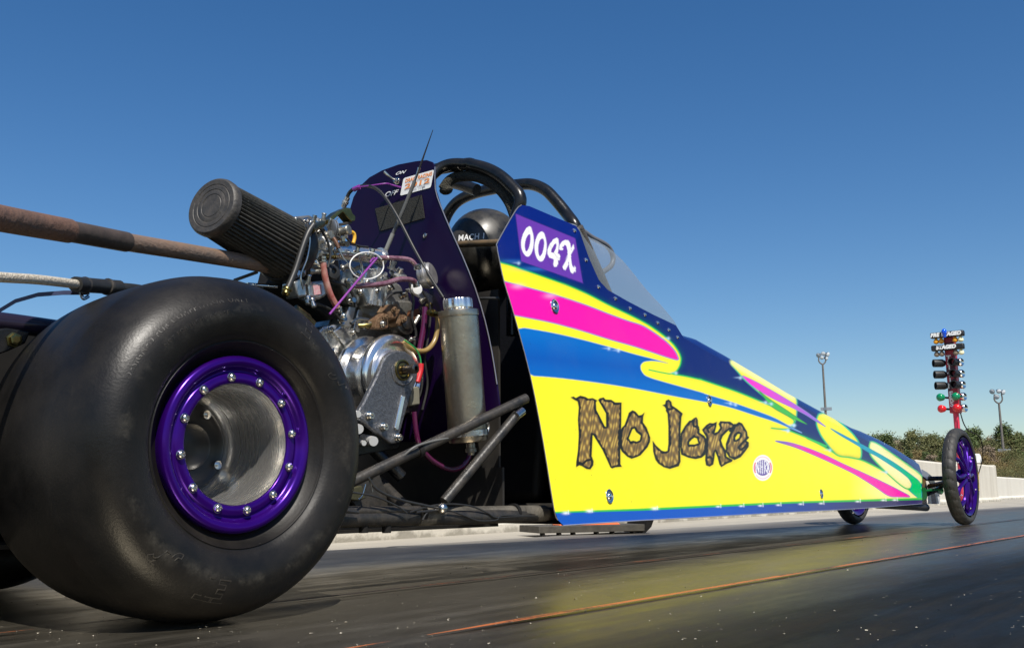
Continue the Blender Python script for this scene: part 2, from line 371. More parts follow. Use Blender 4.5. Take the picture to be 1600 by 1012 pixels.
# low sensor guard with an orange lid lying on the far side of the groove
a = at(842, 837, Z=0); b = at(1008, 833, Z=0); d = (b-a).normalized(); n = Vector((-d.y, d.x, 0)); Ld = (b-a).length
t = thing('sensor_guard', (a+b)/2, 'low black beam guard with an orange lid lying flat on the track behind the dragster', 'sensor guard')
R = Matrix((d, n, Vector((0,0,1)))).transposed()
mb = MB(); mb.box((a+b)/2+n*.1+Vector((0,0,.0235)), (Ld, .2, .027), R); part('guard_beam', mb, mat('weathered_black_board', (.04,.036,.03), .7, var=.6, vscale=20, col2=(.07,.064,.05), bump=.2), t, bevel=.002)
mb = MB(); mb.prism([a+d*Ld*u+n*w+Vector((0,0,z)) for u, w, z in ((.22,.03,.0375),(.80,.03,.0375),(.72,.1,.075),(.28,.1,.075))], n*.07); part('orange_lid', mb, mat('orange_lid_paint', (.75,.16,.05), .4, var=.15, vscale=10), t, bevel=.002)
for u in (.05, .2, .33, .55, .7, .9):
    mb = MB(); mb.lathe(a+d*Ld*u+n*.004+Vector((0,0,.0055)), n, [(0,.0052),(.03,.0052)], 12); part('foot', mb, black_flat, t)
mb = MB(); c0 = b-d*.0
mb.prism([c0+d*u+Vector((0,0,z)) for u, z in ((-.012,.002),(.0,.001),(.03,.026),(.045,.06),(.05,.085),(.012,.085),(.006,.04))], n*.16); part('flap', mb, black_flat, t)
# ------------------------------------------------------------------ trees beyond the track
def leaf_mat(name, c, c2):
    m, nt, N, L, b = node_mat(name)
    v = N.new('ShaderNodeTexCoord').outputs['Object']; n = nz(N, L, v, 1.3, 4, .6); n2 = nz(N, L, v, 9, 3, .6)
    k = mix(N, L, mrange(N, L, n, .38, .64), c, c2); k = mix(N, L, mrange(N, L, n2, .4, .7, 0, .5), k, tuple(x*1.5 for x in c2))
    L.new(k, b.inputs['Base Color']); b.inputs['Roughness'].default_value = .7
    b.inputs['Subsurface Weight'].default_value = 0; return m
pine_m = leaf_mat('pine_needles', (.05,.078,.02), (.10,.13,.035)); oak_m = leaf_mat('winter_oak_leaves', (.15,.105,.035), (.21,.15,.055)); olive_m = leaf_mat('olive_leaves', (.08,.09,.028), (.14,.135,.045)); bare_m = leaf_mat('bare_twigs', (.2,.15,.10), (.25,.19,.13))
bark_m = mat('bark', (.09,.065,.045), .9, var=.5, vscale=6, bump=.3)
def tree_proto(name, h, w, kind, m, seed):
    rnd = random.Random(seed); t = bpy.data.objects.new(name, None); COL.objects.link(t); WO[t] = Vector((0,0,0))
    mb = MB(); top = h*(.9 if kind != 'bush' else .5)
    pts = [Vector((rnd.gauss(0,.12)*i, rnd.gauss(0,.12)*i, top*i/4)) for i in range(5)]
    mb.tube(pts, lambda u: max(.03, .17*h/8*(1-u*.85)), 8, sub=3)
    for i in range(9):
        z = rnd.uniform(.3, .85)*h; q = rnd.uniform(0, 2*PI); r = w*.55*rnd.uniform(.5, 1)*(1.15-z/h)
        mb.tube([Vector((0,0,z*.93)), Vector((math.cos(q)*r*.6, math.sin(q)*r*.6, z*.98)), Vector((math.cos(q)*r, math.sin(q)*r, z+.3))], lambda u: .05*(1-u*.7), 5, sub=2)
    part('trunk', mb, bark_m, t, origin=(0,0,0))
    mb = MB(); clumps = []
    for i in range(64 if kind == 'pine' else 66):
        z = rnd.uniform(.28 if kind == 'pine' else .12, 1)*h; u = z/h
        rad = w*.5*(min(1, (1.05-u)*1.35) if kind == 'pine' else math.sqrt(max(.03, 1-(2*u-1.0)**2)))
        q = rnd.uniform(0, 2*PI); r = rad*math.sqrt(rnd.random())
        clumps.append((Vector((math.cos(q)*r, math.sin(q)*r, z-.04*h)), w*rnd.uniform(.08,.17)))
    for c, s in clumps:
        for k in range(110):
            d = Vector((rnd.gauss(0,1), rnd.gauss(0,1), rnd.gauss(0,.75))).normalized()*s*rnd.random()**.4
            p = c+d; a = Vector((rnd.gauss(0,1), rnd.gauss(0,1), rnd.gauss(0,.6))).normalized(); b2 = a.cross(Vector((rnd.gauss(0,1), rnd.gauss(0,1), rnd.gauss(0,1)))).normalized(); e = rnd.uniform(.05,.13)*(h/8)
            mb.add([p-a*e-b2*e*.4, p+a*e*.2-b2*e*.6, p+a*e, p+b2*e*.7], [(0,1,2,3)])
    part('crown', mb, m, t, origin=(0,0,0), smooth=False); return t
protos = {'pine': [tree_proto('pine_tree', 8, 5.6, 'pine', pine_m, s) for s in (1, 2, 3)], 'olive': [tree_proto('leafy_tree', 7.4, 6, 'oak', olive_m, s) for s in (4, 5)],
          'oak': [tree_proto('brown_oak_tree', 6, 5.2, 'oak', oak_m, s) for s in (6, 7)], 'bare': [tree_proto('bare_tree', 7.5, 4.2, 'oak', bare_m, 8)],
          'shrub': [tree_proto('roadside_shrub', 3.2, 5, 'bush', oak_m, 9), tree_proto('roadside_shrub', 3.2, 5, 'bush', olive_m, 10)]}
first = {id(p): True for v in protos.values() for p in v}
LB = {'pine': ('dark green pine tree in the wood line beyond the barriers', 'pine tree', 'pines of the far wood line'), 'olive': ('rounded olive green tree in the wood line beyond the barriers', 'tree', 'olive green trees of the far wood line'),
      'oak': ('brown leaved oak in the wood line beyond the barriers', 'tree', 'brown oaks of the far wood line'), 'bare': ('bare grey brown tree standing among the far pines', 'tree', 'bare trees of the far wood line'),
      'shrub': ('low brownish shrub along the foot of the far wood line', 'shrub', 'shrubs at the foot of the far wood line')}
def plant(kind, px, top, dist):
    p0 = random.choice(protos[kind]); t = p0 if first[id(p0)] else copy_tree(p0); first[id(p0)] = False
    d = ray(px, 760); d = Vector((d[0], d[1], 0)).normalized(); p = d*dist; p.z = -.02
    Z = CAM_H + dist*(767-top)/F_PX*1.0/1.0 * (Vector((_f[0],_f[1],0)).dot(d))*1.02
    h0 = {'pine': 8, 'olive': 7.4, 'oak': 6, 'bare': 7.5, 'shrub': 3.2}[kind]; s = max(.3, Z/h0)
    t.location = p; t.rotation_euler = (0, 0, random.uniform(0, 6.28)); t.scale = (s*random.uniform(.9,1.15),)*2+(s,)
    tag(t, *LB[kind])
for i, px in enumerate(np.concatenate([np.arange(880, 1130, 16.), np.arange(1130, 1790, 8.6)])):
    tp = np.interp(px, [1130,1350,1380,1402,1430,1462,1480,1520,1552,1575,1600,1800], [690,690,682,694,681,679,690,674,694,668,683,672])+random.uniform(-7, 6)
    k = random.choices(['pine','olive','bare'], [6, 3, 1])[0] if px < 1530 else random.choices(['pine','olive','bare','oak'], [4, 3, 3, 2])[0]
    plant(k, px+random.uniform(-4, 4), tp, random.uniform(125, 150))
for px in np.arange(1135, 1790, 13.):
    plant(random.choice(['oak','olive','oak','bare','pine']), px+random.uniform(-6, 6), random.uniform(697, 714), random.uniform(108, 122))
for px in np.arange(1140, 1790, 15.):
    plant('shrub', px+random.uniform(-6, 6), random.uniform(718, 736), random.uniform(96, 106))
for v in protos.values():
    for p in v:
        if first[id(p)]:
            for c in list(p.children): bpy.data.objects.remove(c)
            bpy.data.objects.remove(p)

# ------------------------------------------------------------------ floodlight poles
pole_m = mat('weathered_pole', (.16,.145,.13), .7, var=.4, vscale=3, col2=(.1,.09,.08)); lampm = mat('lamp_housing', (.45,.46,.48), .3, .8); lensm = mat('lamp_glass', (.6,.65,.68), .08)
def flood_pole(px, dist, top_px, tier_px, label, order):
    d = ray(px, 740); d = Vector((d[0], d[1], 0)).normalized(); p = d*dist; p.z = 0
    cosd = Vector((_f[0],_f[1],0)).dot(d)
    H = CAM_H + dist*cosd*(767-top_px)/F_PX*1.02; t = thing('floodlight_pole', p, label, 'floodlight pole', 'floodlight poles beyond the track')
    s = dist/100.; right = Vector((d.y, -d.x, 0)); up = Vector((0,0,1)); yk = H-.95*s
    mb = MB(); mb.tube([p, p+up*yk*.5, p+up*yk], lambda u: (.16-.07*u)*s, 10, sub=4); part('pole', mb, pole_m, t)
    mb = MB(); mb.tube([p+up*(H-.1*s)-right*.3*s, p+up*(yk+.3*s)-right*.33*s, p+up*yk, p+up*(yk+.3*s)+right*.3*s, p+up*(H-.1*s)+right*.28*s], .07*s, 8); part('yoke', mb, pole_m, t)
    for (u, w, f, r) in order:
        c = p+up*(H+w*s)+right*u*s*.72; ax = (-d*.8+right*f-up*.35).normalized()
        lb = MB(); lb.lathe(c-ax*.42*s, ax, [(0,.07*s*r),(.12*s,.11*s*r),(.34*s,.21*s*r),(.44*s,.24*s*r)], 18); o = part('floodlight', lb, lampm, t)
        gb = MB(); gb.lathe(c+ax*.045*s, ax, [(0,.22*s*r),(.03*s,.16*s*r),(.04*s,.05*s*r)], 18); part('lens', gb, lensm, o)
    mb = MB(); zt = CAM_H + dist*cosd*(767-tier_px)/F_PX*1.02
    mb.box(p+up*zt, (.3*s,.3*s,.3*s)); mb.box(p+up*zt+right*.35*s, (.5*s,.16*s,.3*s), Matrix.Rotation(math.atan2(right.y, right.x), 3, 'Z')); mb.box(p+up*zt-right*.3*s, (.3*s,.16*s,.3*s), Matrix.Rotation(math.atan2(right.y, right.x), 3, 'Z')); part('junction_box', mb, lampm, t)
    return t
flood_pole(1296, 92, 555, 640, 'tall floodlight pole with a cluster of lamps rising behind the dragster nose', [(-.5,-.05,-.6,1),(-.05,-.3,.15,.8),(.15,.1,.1,.9),(.75,0,.9,1),(.55,-.4,.8,.7)])
flood_pole(1571, 128, 617, 706, 'farther floodlight pole standing before the trees at the right edge', [(-.65,.15,-.3,1),(-.2,-.35,.0,1),(.1,.15,.4,.9),(.62,.05,.9,1)])

# ------------------------------------------------------------------ starting light tree
XT = 11.2
def tz(y, x=1486): return at(x, y, X=XT).z
red_m = mat('red_column_paint', (.42,.018,.04), .45, var=.25, vscale=9, col2=(.3,.012,.03)); dark_red = mat('dark_red_stripe', (.07,.008,.02), .5); amber = mat('amber_bulb', (.85,.36,.02), .2); clear_b = mat('pale_bulb', (.85,.8,.5), .2); off_b = mat('unlit_bulb', (.22,.17,.12), .25); blue_b = mat('blue_lamp_glass', (.01,.09,.65), .12); black_can = mat('black_can', (.01,.01,.011), .5); green_l = mat('green_lens', (.005,.22,.09), .2); red_l = mat('red_lens', (.6,.015,.02), .2)
ctr = at(1486, 640, X=XT); cy = ctr.y
# the column faces the start line (-X); its sides are at cy +/- hw ; +Y is to the left in the picture
zt_, zb_ = at(1479, 524, X=XT).z, at(1489, 645, X=XT).z
cy = at(1487.5, 600, X=XT).y; hw = .05; k_ = (zt_-zb_)/(645-524)
base = Vector((XT+.04, cy, 0)); t = thing('starting_light_tree', base, 'red starting light tree with stacked lamps rising above the front wheel', 'starting lights')
mb = MB(); mb.box((XT+.06, cy, (zt_+zb_)/2), (.12, hw*2, zt_-zb_)); part('column', mb, red_m, t, bevel=.01)
mb = MB(); mb.cyl((XT+.06, cy, .03), (XT+.06, cy, zb_), .03); part('post', mb, mat('red_post_paint', (.55,.03,.07), .35), t)
mb = MB(); mb.box((XT+.06, cy, .02), (.2,.2,.04)); part('base_plate', mb, black_flat, t, bevel=.006)
mb = MB(); mb.tube([(XT+.0, cy-.06, zb_), (XT-.02, cy-.09, zb_-.12), (XT+.0, cy-.13, zb_-.2), (XT+.05, cy-.22, zb_-.27), (XT+.2, cy-.19, zb_-.5), (XT+.1, cy-.05, .06)], .006, 6); part('cable', mb, black_flat, t)
def zz(y): return at(1486, y, X=XT).z
def words(s, size, c, mtl, parent, name='lettering', shear=.2, bold=.004):
    vs, fs = text_mesh(s, size, shear, 0, 1.0, bold); mb = MB()
    mb.add([Vector((c[0], c[1]-v.x, c[2]+v.y)) for v in vs], fs); return part(name, mb, mtl, parent, smooth=False)
for s, y, bulbs in (('PRE STAGED', 523, ((1462.5,amber),(1470.5,amber),(1492.5,amber),(1501,clear_b))), ('STAGED', 543, ((1463.5,off_b),(1471.5,off_b),(1493.5,off_b),(1502,clear_b)))):
    z0 = zz(y); x0 = XT-.03; yl = at(1455 if s[0] == 'P' else 1456.5, y, X=x0).y; yr = at(1507.5, y, X=x0).y
    mb = MB(); mb.box((x0-.02, (yl+yr)/2, z0), (.07, yl-yr, .062)); o = part('sign_bar', mb, black_can, t, bevel=.012)
    if s[0] == 'P': words('PRE', .054, (x0-.058, at(1462.5, 523, X=x0).y, z0), white_paint, o); words('STAGED', .054, (x0-.058, at(1488, 523, X=x0).y, z0), white_paint, o)
    else: words(s, .054, (x0-.058, at(1480, 543, X=x0).y, z0), white_paint, o)
    for bx, bm_ in bulbs:
        yb = at(bx, y, X=x0).y; lb = MB(); lb.lathe((x0-.015, yb, z0-.03), (0,0,-1), [(0,.012),(.008,.014),(.02,.024),(.038,.03),(.052,.026),(.062,.012),(.064,.003)], 16); part('bulb', lb, bm_, t)
mb = MB(); yb = at(1476, 519, X=XT-.1).y; mb.lathe((XT-.118, yb, zz(524)), (-.1,0,1), [(-.03,.016),(.0,.018),(.015,.026),(.04,.027),(.06,.014),(.064,.003)], 16); part('blue_lamp', mb, blue_b, t)
for (y, mL) in ((566, black_can), (584, black_can), (601.5, black_can), (620, green_l), (638, red_l)):
    z0 = zz(y); xs = np.interp(y, [566, 638], [0, 7]); col_l = mL is not black_can
    for side in (0, 1):
        px0 = (1467 if side == 0 else 1491.5)+xs*(1.05 if side == 0 else .85); yb = at(px0, y, X=XT).y; r = .043
        ax = Vector((-1, .55 if side == 0 else .25, 0)).normalized()
        if side == 0 and not col_l: ax = Vector((-.75, 1, 0)).normalized()
        c = Vector((XT-.02, yb, z0)); mb = MB()
        if col_l: mb.lathe(c, ax, [(-.02,.02),(-.01,r*.8),(.03,r),(.045,r*.85),(.055,r*.5),(.06,.004)], 20)
        else: mb.lathe(c, ax, [(-.075,.02),(-.065,r*.75),(-.04,r),(.055,r),(.055,r*.82),(-.02,r*.78)], 20, caps=False)
        lampo = part('lamp_lens' if col_l else 'lamp_hood', mb, mL, t)
        mb = MB(); mb.cyl(c+Vector((.01,0,0)), (XT+.05, cy+(hw-.01)*(1 if side == 0 else -1), z0-.005), .012, n=8); part('lamp_arm', mb, black_can, lampo)
        if side == 1:
            c2 = Vector((XT+.05, at(px0+9.5, y+1, X=XT+.05).y, z0)); mb = MB(); mb.lathe(c2, (-.3,-1,0), [(-.05,.015),(-.035,.035),(-.01,.044),(.01,.044),(.02,.036),(.012,.01)], 20); part('reflector', mb, chrome, t)
for ch, y, in (('T',559),('S',566),('I',573.5),('T',586),('I',592.5),('M',603),('E',615.5),('R',623.5),('S',631.5)):
    cc = np.interp(y, [530, 640], [1480.5, 1488.2])-.2
    words(ch, .075, (XT-.0035, at(cc, y, X=XT).y, zz(y)), white_paint, t, 'column_letter', 0, .003)
mb = MB(); yl = cy+hw-.004; yr = cy-hw+.004
for (a, b, sl) in ((531, 538, 0), (552, 557, 0), (571, 588, -9), (594, 612, -9)):
    mb.add([(XT-.0018, yl, zz(a+4)), (XT-.0018, yr, zz(a+4+sl)), (XT-.0018, yr, zz(b+sl)), (XT-.0018, yl, zz(b))], [(0,1,2,3)])
part('column_stripe', mb, dark_red, t, smooth=False)
# ------------------------------------------------------------------ the dragster: painted body
dragster = thing('dragster', (2.6, YC, 0), 'junior dragster with yellow, blue and pink painted body, exposed engine and fat black slicks', 'dragster')
# plane of the right body side: bottom edge runs inwards to the nose, top leans inwards
S0 = at(878, 818, Y=1.2); S1 = at(1443, 788, Y=1.37); SU = (S1-S0).normalized(); SV = Vector((0, .075, 1)); SN = SU.cross(SV).normalized(); SV = SN.cross(SU).normalized()
if SN.y > 0: SN = -SN
S0n, SNn = np.array(S0), np.array(SN)
def onside(px, py):
    px = np.asarray(px, float); py = np.asarray(py, float)
    d = _f + ((px-800)/F_PX)[..., None]*_r - ((py-506)/F_PX)[..., None]*_u
    k = ((S0n-CAM) @ SNn)/(d @ SNn); return CAM + d*k[..., None]
def side(x, y): return Vector(onside(x, y))
# design of the paint job, drawn in survey units (1 unit is about 1 mm on the side at the cockpit)
CR = dict(A=(780,310,.2), B=(780,490,.2), C=(890,600,.13829), D=(1030,610,.13829), E=(1060,500,.1977), G=(1200,600,.1976), P=(800,330,.11858), N=(1160,700,.0593), O=(0,0,1))
def tr(spec):
    """'A 1,2 3,4 B 5,6' -> points; a letter names the sketch sheet of the points that follow"""
    out = []; k = None
    for w in spec.split():
        if w in CR: k = CR[w]; continue
        x, y = w.split(','); out.append((k[0]+float(x)*k[2], k[1]+float(y)*k[2]))
    return np.array(out)
def soft(P):
    n = len(P); Q = np.empty((2*n, 2)); R_ = np.roll(P, -1, 0); Q[0::2] = .8*P+.2*R_; Q[1::2] = .2*P+.8*R_; return Q
class Canvas:
    def __init__(s, X, Y, base): s.X, s.Y = X.ravel(), Y.ravel(); s.c = np.tile(np.array(base, float), (s.X.size, 1))
    def sd(s, P, pad, closed=True):
        lo = P.min(0)-pad; hi = P.max(0)+pad
        idx = np.nonzero((s.X > lo[0]) & (s.X < hi[0]) & (s.Y > lo[1]) & (s.Y < hi[1]))[0]
        x, y = s.X[idx], s.Y[idx]; D = np.full(idx.size, 1e9); ins = np.zeros(idx.size, bool); n = len(P)
        for i in range(n if closed else n-1):
            ax, ay = P[i]; bx, by = P[(i+1) % n]; dx, dy = bx-ax, by-ay; l2 = dx*dx+dy*dy+1e-12
            t = np.clip(((x-ax)*dx+(y-ay)*dy)/l2, 0, 1); D = np.minimum(D, (x-ax-t*dx)**2+(y-ay-t*dy)**2)
            if closed: ins ^= ((ay > y) != (by > y)) & (x < dx*(y-ay)/(dy+1e-12)+ax)
        D = np.sqrt(D); return idx, np.where(ins, -D, D)
    def over(s, idx, a, col):
        a = np.clip(a, 0, 1)[:, None]; s.c[idx] = s.c[idx]*(1-a)+np.asarray(col, float)*a
    def fill(s, spec, col, edge=None, ew=.9, shade=None, sw=4, sf=.5, blur=.9, sm=True, glow=None, gw=4):
        P = tr(spec) if isinstance(spec, str) else spec
        if sm: P = soft(soft(P))
        idx, d = s.sd(P, 14)
        if callable(col): col = col(s.X[idx], s.Y[idx])
        if glow is not None: s.over(idx, np.where(d > 0, np.exp(-d/gw)*.75, 0), glow)
        s.over(idx, .5-d/blur, col)
        if shade is not None: s.over(idx, np.where(d < .5, np.exp(np.minimum(d, 0)/sw)*sf, 0), shade)
        if edge is not None: s.over(idx, .5-(abs(d)-ew)/blur, edge)
    def line(s, spec, col, w, blur=.8, a=1., taper=False):
        P = tr(spec) if isinstance(spec, str) else spec
        idx, d = s.sd(P, w+4, False); s.over(idx, (.5-(d-w)/blur)*a, col)
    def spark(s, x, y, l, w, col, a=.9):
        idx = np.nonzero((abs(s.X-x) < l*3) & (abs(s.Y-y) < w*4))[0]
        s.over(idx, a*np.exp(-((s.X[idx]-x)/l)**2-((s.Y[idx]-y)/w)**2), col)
K = dict(navy=(0,.007,.12), blue=(0,.14,.5), yellow=(.93,.83,.012), pink=(.93,.0,.36), green=(.03,.52,.07), cream=(.93,.86,.42), teal=(0,.42,.16), violet=(.14,.035,.38), pale=(.18,.2,.55), shade=(.62,.42,.0), white=(.88,.88,.86), brown=(.21,.125,.03), ink=(.008,.006,.004))
def lerp(a, b, t): return np.asarray(a)*(1-t)+np.asarray(b)*t
def yel(x, y): t = np.clip((x-1325)/90, 0, 1)[:, None]; t2 = np.clip((np.abs(x-1385)+np.abs(y-765)*1.5)/60, .35, 1)[:, None]; return lerp(K['yellow'], K['cream'], t*1.0*np.clip(1.3-t2*.6, 0, 1))
def design(X, Y):
    shp = X.shape; c = Canvas(X, Y, K['navy'])
    # top of the cockpit side goes darker to the edge, as painted
    c.fill('A -40,-40 420,0 640,215 600,330 655,665 500,640 200,560 0,480 -40,480', (0,.010,.17), sm=False, blur=6)
    # second band: lobes on the upper side
    c.fill('E 405,335 440,300 560,365 700,440 830,510 900,560 935,620 937,700 932,780 908,832 880,845 850,760 740,668 680,607 600,540 520,470 470,410', K['yellow'], edge=(.05,.45,.22), ew=1., shade=K['shade'], sf=.35, sw=4)
    c.fill('E 405,335 440,300 560,365 700,440 830,510 900,560 925,600 915,640 880,625 780,570 650,500 540,430 480,400', (.93,.86,.25), blur=6)
    c.fill('G 385,330 382,280 398,238 440,225 520,262 600,325 670,390 715,450 740,520 737,585 700,597 640,575 600,608 540,560 480,490 420,410', K['yellow'], edge=(.02,.5,.2), ew=1.1, shade=K['shade'], sf=.3, sw=4)
    YALL = ('A -40,470 5,500 100,525 200,560 370,620 540,680 700,750 850,830 1000,900 1150,975 B 1280,165 1360,235 1405,300 1422,350 1415,400 1385,450 1340,470 1450,486 1600,520 '
            'E 150,460 300,510 450,560 600,620 740,680 850,745 920,790 905,832 862,862 780,858 720,850 860,866 1000,922 1120,972 1190,1003 G 280,415 400,470 500,527 560,570 640,577 740,597 850,650 940,700 1040,762 1100,822 1150,865 1212,905 '
            '960,906 700,920 400,934 0,946 O 1110,790.5 1000,796 868,802 840,802 760,500')
    c.fill(YALL, yel, edge=K['green'], ew=1.0, shade=K['shade'], sw=3, sf=.45, glow=(.0,.2,.05), gw=2.5)
    # deep blue sweep
    c.fill('B 100,95 400,145 640,200 860,260 1050,315 1200,353 1318,386 1250,372 1190,366 1130,373 1103,400 1106,440 1135,482 1200,508 1330,545 1600,620 E 200,580 400,640 600,710 760,770 880,838 1000,900 870,847 760,800 600,750 420,690 270,655 B 1350,640 1100,590 860,550 640,520 420,495 200,480',
           lambda x, y: lerp((0,.15,.52), (0,.085,.4), np.clip(1-np.abs(y-555-.1*(x-800))/45, 0, 1)[:, None]), edge=(.2,.36,.6), ew=.5, shade=(0,.05,.3), sw=3, sf=.2)
    c.line('B 1170,437 1250,455 1330,470 1380,462', K['green'], 1.0)
    c.line('B 1318,386 1260,372', (.35,.33,.25), .5)
    # magenta sweep
    c.fill('A -10,635 40,648 200,690 370,735 540,785 700,840 850,900 1000,955 B 1120,90 1230,160 1320,230 1380,298 1408,366 1330,346 1200,302 1050,252 860,200 640,130 400,65 120,12 60,0', K['pink'], edge=(.16,.2,.55), ew=.8)
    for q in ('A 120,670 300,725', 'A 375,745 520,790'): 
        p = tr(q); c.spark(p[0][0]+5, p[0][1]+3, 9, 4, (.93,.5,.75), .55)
    # magenta and violet streak across the first lobe
    def stk(x, y): t = np.clip((x-1170)/100, 0, 1)[:, None]; return lerp((.93,.02,.55), (.3,.12,.62), t)
    c.fill('E 490,428 600,478 750,560 900,650 1000,715 1090,780 1180,852 1090,800 1000,742 900,692 750,622 640,560 560,500', stk, edge=(.25,.2,.55), ew=.5)
    c.fill('E 620,540 700,610 850,706 940,768 1035,832 940,792 850,750 740,690', (.05,.45,.05), edge=(.02,.2,.03), ew=.4)
    # blue to green streak
    def s2(x, y): t = np.clip((x-1300)/90, 0, 1)[:, None]; t2 = np.clip((x-1395)/30, 0, 1)[:, None]; return lerp(lerp((0,.2,.5), (0,.36,.36), t), (0,.52,.14), t2)
    c.fill('G 805,560 798,480 815,448 870,470 950,525 1050,595 1150,668 1222,726 1222,790 1138,790 1130,822 1095,828 1040,792 950,712 870,632', K['cream'], edge=(.05,.5,.12), ew=1., shade=(.55,.6,.02), sw=4, sf=.5)
    c.fill('G 480,340 560,382 700,455 800,506 900,560 1000,620 1100,690 1216,778 1216,912 1190,902 1120,842 1132,822 1139,790 1112,742 1050,692 950,626 850,562 800,540 700,478 560,398', s2, edge=(0,.28,.36), ew=.5)
    # lower magenta streak
    def s3(x, y): t = np.clip((x-1215)/45, 0, 1)[:, None]; return lerp((0,.16,.5), K['pink'], t)
    c.fill('G 30,443 170,458 300,498 450,558 600,632 750,698 900,768 1000,818 1142,892 1050,890 958,889 850,812 700,717 600,667 450,597 300,532 200,492', s3, edge=(.2,.1,.45), ew=.6)
    # sill stripe
    c.fill('O 820,801.5 1000,796.5 1240,785 1442,779.5 1450,830 820,840', lambda x, y: lerp((0,.075,.43), (.02,.012,.1), np.clip((x-1130)/230, 0, 1)[:, None]), sm=False, edge=(.02,.4,.04), ew=.9)
    c.line('O 866,799.6 1000,794.6 1240,783.6 1440,778', (.05,.5,.05), .9, a=.8)
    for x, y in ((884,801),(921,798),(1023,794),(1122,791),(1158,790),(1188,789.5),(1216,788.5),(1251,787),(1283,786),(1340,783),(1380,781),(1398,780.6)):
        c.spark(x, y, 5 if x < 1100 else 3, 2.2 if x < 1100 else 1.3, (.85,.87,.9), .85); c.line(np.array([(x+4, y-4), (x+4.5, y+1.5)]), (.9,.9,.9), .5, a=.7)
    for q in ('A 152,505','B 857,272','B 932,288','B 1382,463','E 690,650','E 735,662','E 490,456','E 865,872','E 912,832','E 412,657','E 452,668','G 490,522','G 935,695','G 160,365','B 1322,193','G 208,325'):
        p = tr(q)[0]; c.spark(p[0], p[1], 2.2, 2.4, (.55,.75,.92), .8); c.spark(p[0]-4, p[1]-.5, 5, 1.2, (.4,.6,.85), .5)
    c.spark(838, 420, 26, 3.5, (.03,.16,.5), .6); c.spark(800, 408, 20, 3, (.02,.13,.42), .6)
    # number plate
    c.fill('P 45,30 835,355 937,950 120,660', (.135,.035,.36), sm=False, edge=(.01,.01,.1), ew=.25)
    W = K['white']; V = (.135,.035,.36)
    c.fill('P 225,195 185,225 145,300 120,390 122,480 148,550 185,595 222,598 257,555 278,490 288,400 282,320 267,262 252,210', W, blur=.7)
    c.fill('P 228,298 195,330 172,400 166,460 176,522 195,532 222,490 240,420 246,350 241,305', V, blur=.7)
    c.fill('P 390,262 350,290 315,360 295,450 303,550 333,632 370,664 407,657 437,600 454,520 457,430 442,340 422,285', W, blur=.7)
    c.fill('P 390,358 365,385 345,450 343,530 358,592 375,594 402,550 420,480 427,410 416,365', V, blur=.7)
    c.fill('P 590,348 545,370 500,430 468,500 468,560 493,612 540,627 553,640 543,700 558,734 592,728 606,690 608,650 627,642 635,590 622,563 602,560 612,500 617,430 610,366', W, blur=.6, sm=False)
    c.fill('P 582,420 552,440 520,500 513,537 545,548 567,520 587,460', V, blur=.6, sm=False)
    c.fill('P 622,500 626,450 656,400 700,378 742,383 766,420 778,500 776,545 785,475 800,440 820,445 817,490 795,535 778,575 776,610 788,700 805,745 818,740 826,722 844,745 837,785 805,820 773,807 756,740 748,655 735,722 700,772 673,762 666,720 690,678 733,590 733,520 718,460 700,442 677,460 657,480 677,490 667,512 640,512', W, blur=.6, sm=False)
    for q in ('P 435,330 520,470 600,640 670,790', 'P 460,600 500,690 535,750', 'P 230,480 262,640', 'P 480,430 560,560 640,650', 'P 215,200 215,290'): c.line(q, (.05,.03,.05), .22, a=.55)
    # cartoon lettering
    rng = np.random.default_rng(3)
    letters = (('C 10,147 45,138 70,155 120,128 180,143 210,162 260,156 305,178 318,182 340,158 385,148 405,172 470,175 515,205 587,205 584,480 577,560 574,700 575,900 592,932 520,937 480,952 460,937 430,870 370,740 270,580 262,572 255,700 250,810 272,870 268,915 235,962 190,957 140,925 110,915 72,937 74,880 93,750 103,570 93,400 103,260 90,195 50,175', ('C 314,182 298,205 303,290 340,360 398,474 412,480 410,330 370,260 325,183',)),
               ('C 575,520 590,490 620,460 650,380 670,320 710,293 745,308 782,352 815,345 847,316 832,370 830,430 872,490 912,600 910,650 882,710 802,802 760,822 700,842 650,817 590,760 568,715 566,610', ('C 730,500 752,540 803,580 792,630 760,647 720,636 690,642 670,610 690,560 710,510',)),
               ('D 35,163 65,153 75,113 105,98 137,123 147,168 200,203 267,258 252,300 242,450 237,650 242,800 222,852 120,884 50,864 -12,822 -44,778 -69,688 -75,562 -37,616 28,676 68,686 93,678 103,600 103,400 93,260 73,225 78,195', ()),
               ('D 243,480 290,398 340,338 380,333 385,313 420,298 437,330 442,410 457,430 457,475 512,510 532,550 537,640 522,722 480,757 410,773 330,757 248,722 236,640 236,540', ('D 400,530 425,540 442,592 400,606 340,606 343,580 370,550',)),
               ('D 483,440 530,388 570,363 610,368 652,350 647,400 628,476 660,462 687,420 670,375 690,343 760,348 800,348 852,385 842,420 780,452 720,512 700,560 720,620 752,672 762,742 832,780 822,802 770,822 720,852 700,864 678,830 658,752 632,690 625,760 612,832 570,858 528,842 518,780 528,640 528,520 498,470', ()),
               ('D 848,390 900,353 937,368 992,460 1003,522 987,562 1013,590 1013,632 962,702 920,752 850,784 788,752 752,690 752,600 788,500 828,420', ('D 888,490 912,490 902,532 865,557 860,530',)))
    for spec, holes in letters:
        P = tr(spec); idx, d = c.sd(P+np.array([1.2, 1.6]), 16); c.over(idx, np.where(d > 0, np.exp(-d/3.2)*.5, .5), (.62,.5,0.01))
